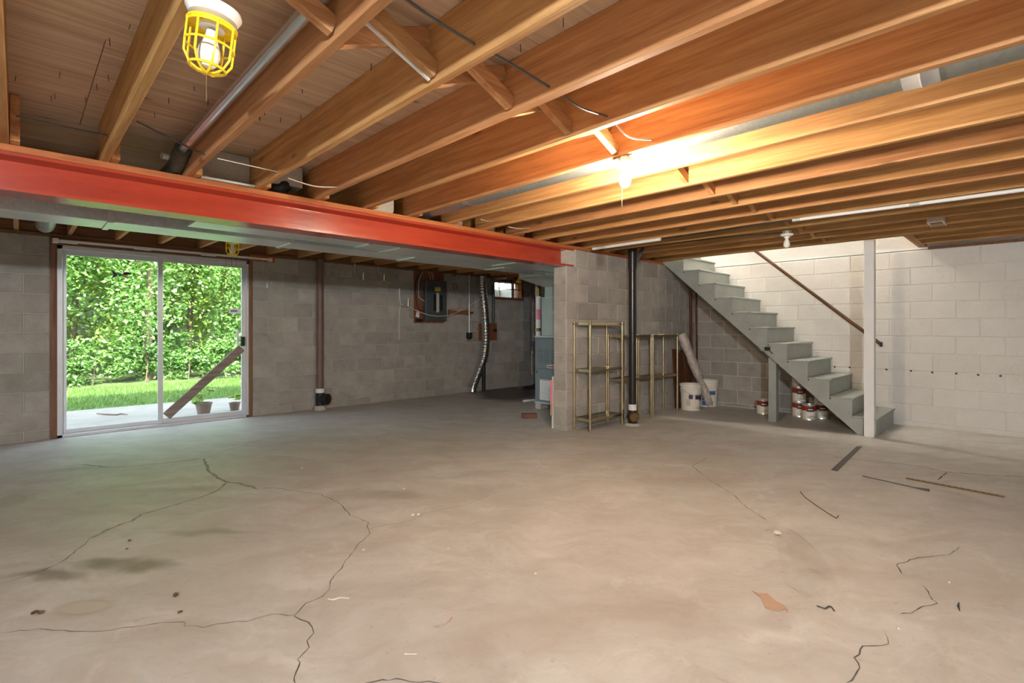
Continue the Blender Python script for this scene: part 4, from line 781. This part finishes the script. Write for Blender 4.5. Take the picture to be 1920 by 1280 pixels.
tag(MB().box(6.523, 6.609, 1.168, 1.258, 0, ZJ - .001).build('column', 'white', bevel=.003), 'white painted square post at the foot of the stairs', 'post')
hr = thing('handrail', (7.52, 2.3, 1.6), 'slender dark brown handrail on the white wall above the stairs', 'handrail')
MB().tube([(7.53, 1.285, .975), (7.53, 3.5, .975 + .884 * 2.215)], .021, 14).build('rail', 'rail', hr, True)
MB().box(7.505, 7.555, 1.265, 1.29, .94, 1.0).build('end_cap', 'black', hr, bevel=.004)
for y in (1.42, 2.9): MB().tube([(7.53, y, .975 + .884 * (y - 1.285) - .02), (7.56, y, .975 + .884 * (y - 1.285) - .06), (7.618, y, .975 + .884 * (y - 1.285) - .07)], .007, 8).build('bracket', 'lead', hr, True)
def can(x, y, z, label, ang=225, grp=None):
    c = thing('paint_can', (x, y, z), label, 'paint can', grp); R = .082
    MB().lathe([(.001, .006), (R - .006, .006), (R, 0), (R, .008), (R - .002, .012), (R - .002, .182), (R + .001, .184), (R + .001, .192), (R - .012, .192), (R - .014, .184), (.001, .184)], (x, y, z), 30).build('tin', 'galv', c, True)
    w = MB().lathe([(R - .001, .014), (R - .001, .118)], (x, y, z), 30).build('label_wrap', 'plastic_w', c, True); MB().lathe([(R - .001, .118), (R - .001, .18)], (x, y, z), 30).build('label_top', 'rust', c, True)
    MB().lathe([(R, .108), (R, .160)], (x, y, z), 10, None, math.radians(ang - 48), math.radians(ang + 12)).build('brand_patch', 'ink', c, True)
    MB().lathe([(R + .0008, .128), (R + .0008, .144)], (x, y, z), 10, None, math.radians(ang - 40), math.radians(ang + 2)).build('brand_mark', 'cable_w', c, True)
    r2 = random.Random(int(x * 999 + y * 77 + z * 7)); pts = []
    for i in range(15):
        a = math.radians(ang - 42 + 5.4 * i); pts.append((x + (R + .0008) * math.cos(a), y + (R + .0008) * math.sin(a), z + .045 + r2.uniform(-.012, .014)))
    MB().tube(pts, .0022, 4).build('handwriting', 'ink', c); return c
can(7.42, 2.15, 0, 'red and white paint can at the bottom of the taller stack'); can(7.42, 2.15, .193, 'red and white paint can in the middle of the taller stack'); can(7.415, 2.15, .386, 'red and white paint can at the top of the taller stack')
can(7.25, 1.985, 0, 'red and white paint can standing in front of the two stacks'); can(7.455, 1.90, 0, 'red and white paint can at the bottom of the shorter stack'); can(7.445, 1.90, .193, 'red and white paint can on top of the shorter stack')
can(7.30, 2.56, 0, 'red and white paint can alone behind the grey support post')
# anchors on the white wall
for x, y in ((1565, 687.5), (1593, 688.5), (1662, 692.5), (1708, 695), (1748, 698), (1793, 700), (1834, 702.5), (1876, 704.5)):
    p = onX(x, y, XR - .006); tag(MB().lathe([(.012, 0), (.011, .004), (.001, .005)], p, 8, Matrix.Rotation(-math.pi / 2, 4, 'Y')).build('wall_anchor', 'lead'), 'small dark anchor plug in the row on the white wall', 'wall anchor', 'anchor row on the white wall')

# ================================================================== FLOOR DEBRIS
def strip(pts, th, mat, nm, label, cat):
    P = [onZ(*p) for p in pts]; n = len(P); m = MB(); m.add([q + Vector((0, 0, .0006)) for q in P] + [q + Vector((0, 0, th)) for q in P], [tuple(range(n)), tuple(range(2 * n - 1, n - 1, -1))] + [(i, i + n, (i + 1) % n + n, (i + 1) % n) for i in range(n)]); return tag(m.build(nm, mat), label, cat)
strip([(1558, 881), (1570, 883.5), (1617, 837), (1606, 837)], .003, 'darkstrip', 'metal_strip', 'flat dark grey metal strip lying near the white post', 'metal strip')
a, b = onZ(1699, 897), onZ(1883, 932)
fb = thing('flat_bar', a.lerp(b, .5), 'long tarnished brass bar with slots lying on the floor', 'metal bar'); d = (b - a).normalized(); MB().bar(a + Vector((0, 0, .004)), b + Vector((0, 0, .004)), .032, .006).build('bar', 'oldbrass', fb)
for i in range(14): q = a.lerp(b, (i + 1) / 15) + Vector((0, 0, .0074)); MB().bar(q - d * .007, q + d * .007, .01, .001).build('slot', 'ink', fb)
a, b = onZ(1617, 893), onZ(1742, 921); tag(MB().tube([a + Vector((0, 0, .005)), a.lerp(b, .8) + Vector((0, 0, .005)), b + Vector((0, 0, .008))], [.004, .004, .011], 6).build('thin_rod', 'darkstrip'), 'thin dark rod lying beside the brass bar', 'rod')
P = [onZ(1280 + x / 2.559, 780 + y / 2.559) + Vector((0, 0, .004)) for x, y in ((565, 365), (585, 390), (640, 430), (700, 470), (738, 493), (747, 480))]; tag(MB().tube(P, .0028, 5).build('bent_wire', 'twig'), 'bent brown wire lying on open floor', 'wire')
strip([(1390 + x / 5.817, 960 + y / 5.817) for x, y in ((115, 862), (200, 893), (290, 893), (375, 975), (470, 1020), (505, 1060), (510, 1105), (485, 1065), (400, 1085), (330, 1075), (262, 1045), (245, 1010), (215, 940))], .004, 'card', 'cardboard_scrap', 'torn brown cardboard scrap shaped like a fish', 'cardboard')
# crumpled clear film
q0 = onZ(1438, 1000); m = MB(); rr = random.Random(9); N = 9; cols = [(1440, 998), (1452, 994), (1472, 1000), (1488, 1020), (1500, 1045), (1512, 1072), (1520, 1095), (1530, 1115), (1526, 1122)]
vs = []
for i, (x, y) in enumerate(cols):
    c0 = onZ(x, y); wid = (.03, .05, .07, .09, .11, .12, .12, .10, .06)[i]
    for j in range(5): vs.append(c0 + Vector((_c, -_s, 0)) * ((j - 2) / 2 * wid) + Vector((0, 0, .003 + abs(rr.gauss(0, .012)) * (1.6 if i < 3 else 1))))
m.add(vs, [(i * 5 + j, i * 5 + j + 1, (i + 1) * 5 + j + 1, (i + 1) * 5 + j) for i in range(N - 1) for j in range(4)]); tag(m.build('plastic_film', 'film'), 'crumpled clear plastic film on the floor', 'plastic film')
P = [onZ(1390 + x / 5.817, 960 + y / 5.817) + Vector((0, 0, .004)) for x, y in ((825, 1030), (910, 1060), (960, 1035), (985, 1045), (1015, 1085))]; tag(MB().tube(P, .003, 5).build('twig', 'green'), 'short crooked dark green twig near the plastic film', 'twig')
def pebble(x, y, r, mat, nm, label, cat, sq=.6, grp=None):
    p = onZ(x, y); rr = random.Random(int(x * 7 + y)); m = MB(); b = bmesh.new(); bmesh.ops.create_icosphere(b, subdivisions=1, radius=r)
    vs = [(v.co * rr.uniform(.75, 1.2)) for v in b.verts]; vs = [Vector((v.x * 1.3, v.y, v.z * sq)) for v in vs]; zmin = min(v.z for v in vs); fs = [tuple(v.index for v in f.verts) for f in b.faces]; b.free()
    m.add([p + v - Vector((0, 0, zmin)) for v in vs], fs); return tag(m.build(nm, mat), label, cat, grp)
pebble(1458, 1001, .024, 'plastic_w', 'film_knot', 'shiny white crumpled end beside the clear film', 'plastic film', .35)
pebble(774, 967, .012, 'stone', 'stone_chip', 'pale crumbled chunk on the crack in the open floor', 'stone'); pebble(784, 966, .010, 'stone', 'stone_chip', 'smaller pale chunk touching the crumbled chunk', 'stone')
pebble(757, 917, .009, 'stone', 'stone_chip', 'white chip on the floor beyond the crumbled chunk', 'stone')
pebble(329, 1119, .008, 'twig', 'brown_seed', 'upright brown seed on the stained floor', 'seed', 1.2); pebble(337, 1149, .008, 'twig', 'brown_seed', 'rounded brown seed beside the long floor crack', 'seed')
pebble(243, 1014, .007, 'twig', 'dark_crumb', 'dark crumb beside the wide repaired crack', 'crumb'); pebble(238, 1029, .006, 'ink', 'dark_crumb', 'flat dark crumb beside the wide repaired crack', 'crumb', .3)
pebble(682, 1031, .008, 'stone', 'stone_chip', 'flat pale chip beside the main floor crack', 'stone', .3)
pebble(566, 878, .010, 'stone', 'stone_chip', 'white chip on the floor toward the drain pipe', 'stone', .5)
for x, y in ((997, 861), (1086, 886), (1004, 1076), (1018, 863), (840, 1030), (1685, 1180), (1780, 1093)): pebble(x, y, .006, 'stone', 'stone_chip', 'tiny pale chip on the open floor', 'stone', .6, 'tiny chips on the open floor')
P = [onZ(480 + x / 2.783, 820 + y / 2.783) + Vector((0, 0, .003)) for x, y in ((375, 845), (400, 850), (440, 838), (488, 842))]; tag(MB().tube(P, .0025, 5).build('string_scrap', 'plastic_w'), 'short white string scrap beside the main crack', 'string')
P = [onZ(480 + x / 2.783, 820 + y / 2.783) + Vector((0, 0, .003)) for x, y in ((775, 1133), (838, 1134))]; tag(MB().tube(P, .002, 5).build('string_scrap', 'plastic_w'), 'straight white string scrap on bare floor', 'string')
P = [onZ(480 + x / 2.783, 820 + y / 2.783) + Vector((0, 0, .003)) for x, y in ((945, 988), (985, 978), (1010, 962), (1022, 942))]; tag(MB().tube(P, .0035, 5).build('wood_shaving', 'card'), 'curled wood shaving on bare floor', 'wood shaving')
P = [onZ(x / 2.783, 820 + y / 2.783) + Vector((0, 0, .006)) for x, y in ((165, 925), (185, 915), (210, 922), (228, 915))]; tag(MB().tube(P, .006, 6).build('leaf_scrap', 'twig'), 'dark leaf scrap near the ring stain', 'leaf')
P = [onZ(1280 + x / 2.559, 780 + y / 2.559) + Vector((0, 0, .004)) for x, y in ((1325, 895), (1322, 915), (1330, 938))]; tag(MB().tube([q - Vector((0, 0, .001)) for q in P], [.0015, .0035, .001], 6).build('leaf_scrap', 'ink'), 'narrow dark leaf scrap near the zigzag crack', 'leaf')
p = onZ(1629, 819.5); tag(MB().box(p.x - .02, p.x + .0, p.y - .03, p.y + .03, 0, .008).build('shim', 'plastic_w'), 'small white shim at the foot of the white post', 'shim')

# ================================================================== OUTDOORS
struct(MB().box(-6, 12, YB + .2, 9.85, -.14, -.05).build('patio', 'patio'), 'shaded concrete patio slab outside the sliding door', 'patio')
m = MB(); m.add([(-14, 9.85, -.05), (20, 9.85, -.05), (20, 13.0, -.05), (-14, 13.0, -.05)], [(0, 1, 2, 3)]); lawn = struct(m.build('lawn', 'lawn'), 'mown green lawn between patio and trees', 'lawn')
m = MB(); m.add([(-14, 13.0, -.05), (20, 13.0, -.05), (20, 17, .2), (-14, 17, .2), (24, 36, 10), (-18, 36, 10)], [(0, 1, 2, 3), (3, 2, 4, 5)]); struct(m.build('woodland_ground', 'soil'), 'wooded bank rising behind the lawn', 'ground')
m = MB(); m.box(6.35, 6.42, YB + .21, 8.0, .9, 2.0); m.box(7.45, 7.52, YB + .21, 8.0, .9, 2.0); m.box(6.35, 7.52, 8.0, 8.07, .9, 2.0); m.box(6.35, 7.52, YB + .21, 8.07, .83, .9)
struct(m.build('window_well', 'cblock'), 'pale window well outside the small basement window', 'window well')
rr = random.Random(21); vs, fs = [], []
for i in range(42000):
    x, y = rr.uniform(-2.5, 7), 9.85 + 3.2 * rr.random() ** .9; z = -.05; hgt = rr.uniform(.03, .08) * (1.7 if y > 12.8 else 1); a = rr.uniform(0, 6.28); w = .006; dx, dy = rr.uniform(-.03, .03), rr.uniform(-.03, .03); o = len(vs)
    vs += [(x - w * math.cos(a), y - w * math.sin(a), z), (x + w * math.cos(a), y + w * math.sin(a), z), (x + dx, y + dy, z + hgt)]; fs.append((o, o + 1, o + 2))
gm = MB(); gm.add(vs, fs)
me = bpy.data.meshes.new('grass'); me.from_pydata(vs, [], fs); me.materials.append(MT['grass']); go = bpy.data.objects.new('grass', me); COL.objects.link(go); tag(go, 'short green grass blades covering the lawn', 'grass', None, 'stuff')
def leaves(cx, cy, cz, rx, ry, rz, n, size, seed, o, mat, nm, parent, zmin=.05):
    r = random.Random(seed); vs, fs = [], []
    clumps = [(r.gauss(0, .5), r.gauss(0, .5), r.gauss(0, .5)) for _ in range(max(6, n // 150))]
    for i in range(n):
        c = clumps[r.randrange(len(clumps))]; s_ = .16
        q = Vector((c[0] + r.gauss(0, s_), c[1] + r.gauss(0, s_), c[2] + r.gauss(0, s_ * .7)))
        if q.length > 1.05: q *= (.75 + .3 * r.random()) / q.length
        px, py, pz = q.x * rx, q.y * ry, q.z * rz
        if cz + pz < zmin: pz = zmin - cz + r.random() * .6
        s = size * r.uniform(.6, 1.3); nrm = Vector((r.gauss(0, .6), r.gauss(-.25, .6), r.gauss(.6, .5))).normalized(); u = nrm.orthogonal().normalized(); u.rotate(Matrix.Rotation(r.uniform(0, 6.28), 3, nrm)); w = nrm.cross(u); C = Vector((cx + px, cy + py, cz + pz)) - o
        k = len(vs); vs += [C - u * s, C + w * s * .55, C + u * s, C - w * s * .55]; fs.append((k, k + 1, k + 2, k + 3))
    me = bpy.data.meshes.new(nm); me.from_pydata(vs, [], fs); me.materials.append(MT[mat]); ob = bpy.data.objects.new(nm, me); COL.objects.link(ob); ob.parent = parent; ob['kind'] = 'stuff'; return ob
def tree(x, y, z, hgt, R, n, size, seed, mat, label, grp, nm='broadleaf_tree', low=.35):
    T = thing(nm, (x, y, z), label, 'tree', grp); r = random.Random(seed)
    m = MB(); top = (x + r.uniform(-.4, .4), y + r.uniform(-.3, .3), z + hgt * .85); m.tube(smoothpath([(x, y, z - .1), (x + r.uniform(-.1, .1), y, z + hgt * .3), top], 6), [.09 * hgt / 6 * (1 - .7 * i / 12) for i in range(13)], 9)
    for k in range(6):
        f = .25 + .1 * k; b0_ = Vector((x, y, z)).lerp(Vector(top), f); a = r.uniform(0, 6.28); e = b0_ + Vector((math.cos(a) * R * .7, math.sin(a) * R * .7, hgt * .15)); m.tube([b0_, b0_.lerp(e, .5) + Vector((0, 0, .1)), e], [.03, .02, .006], 5)
    m.build('trunk', 'bark', T, True); leaves(x, y, z + hgt * (low + 1) / 2, R, R * .8, hgt * (1 - low) / 2, n, size, seed + 1, ORG[T], mat, 'foliage', T); return T
rr = random.Random(77)
for i, x in enumerate((-3.6, -1.7, -.3, .9, 2.1, 3.2, 4.5, 6.0, 7.8, 9.6)):
    near = -1 < x < 5
    tree(x, 14.2 + (.9 if i % 2 else 0) + rr.uniform(-.3, .4), .05, rr.uniform(5.2, 7), rr.uniform(1.4, 1.9), 11000 if near else 4500, .05 if near else .085, 100 + i, 'leaf' if i % 2 else 'leaf2', 'bushy green tree at the edge of the lawn', 'trees at the lawn edge', low=.02)
for i, x in enumerate((-5, -2.2, .4, 2.4, 4.6, 7, 10)):
    tree(x, 17.5 + rr.uniform(-.8, 1.2), .8, rr.uniform(7.5, 10), rr.uniform(2.2, 3), 6000, .11, 200 + i, 'leaf2' if i % 2 else 'leaf', 'taller tree standing deeper on the wooded bank', 'trees on the wooded bank', low=.0)
for i, x in enumerate((-2.4, -.9, .3, 1.1, 2.0, 2.8, 3.7, 4.8, 6.2)):
    B = thing('shrub', (x, 13.3, -.05), 'low leafy shrub at the foot of the trees', 'shrub', 'shrubs under the trees'); leaves(x, 13.4 + rr.uniform(0, .5), .45, .8, .35, .6, 2600, .042, 300 + i, ORG[B], 'leaf2', 'foliage', B, -.04)
    MB().tube([(x, 13.5, -.05), (x + .05, 13.55, .45)], .012, 6).build('stem', 'bark', B)
def potted(px_, py_, s, label, mat, seed):
    p = onZ(px_, py_, -.05); P_ = thing('potted_plant', (p.x, p.y, -.05), label, 'potted plant')
    MB().lathe([(.001, 0), (.13 * s, 0), (.175 * s, .24 * s), (.19 * s, .25 * s), (.19 * s, .28 * s), (.16 * s, .28 * s), (.15 * s, .24 * s), (.001, .235 * s)], (p.x, p.y, -.05), 26).build('pot', mat, P_, True); leaves(p.x, p.y, .36 * s, .3 * s, .3 * s, .22 * s, 260, .05 * s, seed, ORG[P_], 'leaf', 'foliage', P_)
potted(382, 776, .58, 'broad clay pot with a green plant outside the sliding panel', 'terracotta', 5); potted(440, 769, .42, 'small leafy potted plant outside near the door lock', 'terracotta', 8)
P = [onZ(100 + x / 5.053, 640 + y / 5.053, -.05) + Vector((0, 0, .012)) for x, y in ((412, 690), (500, 698), (600, 702), (650, 692), (705, 700))]; tag(MB().tube(P, [.006, .01, .01, .008, .004], 6).build('stick', 'twig'), 'crooked stick lying on the patio', 'stick')
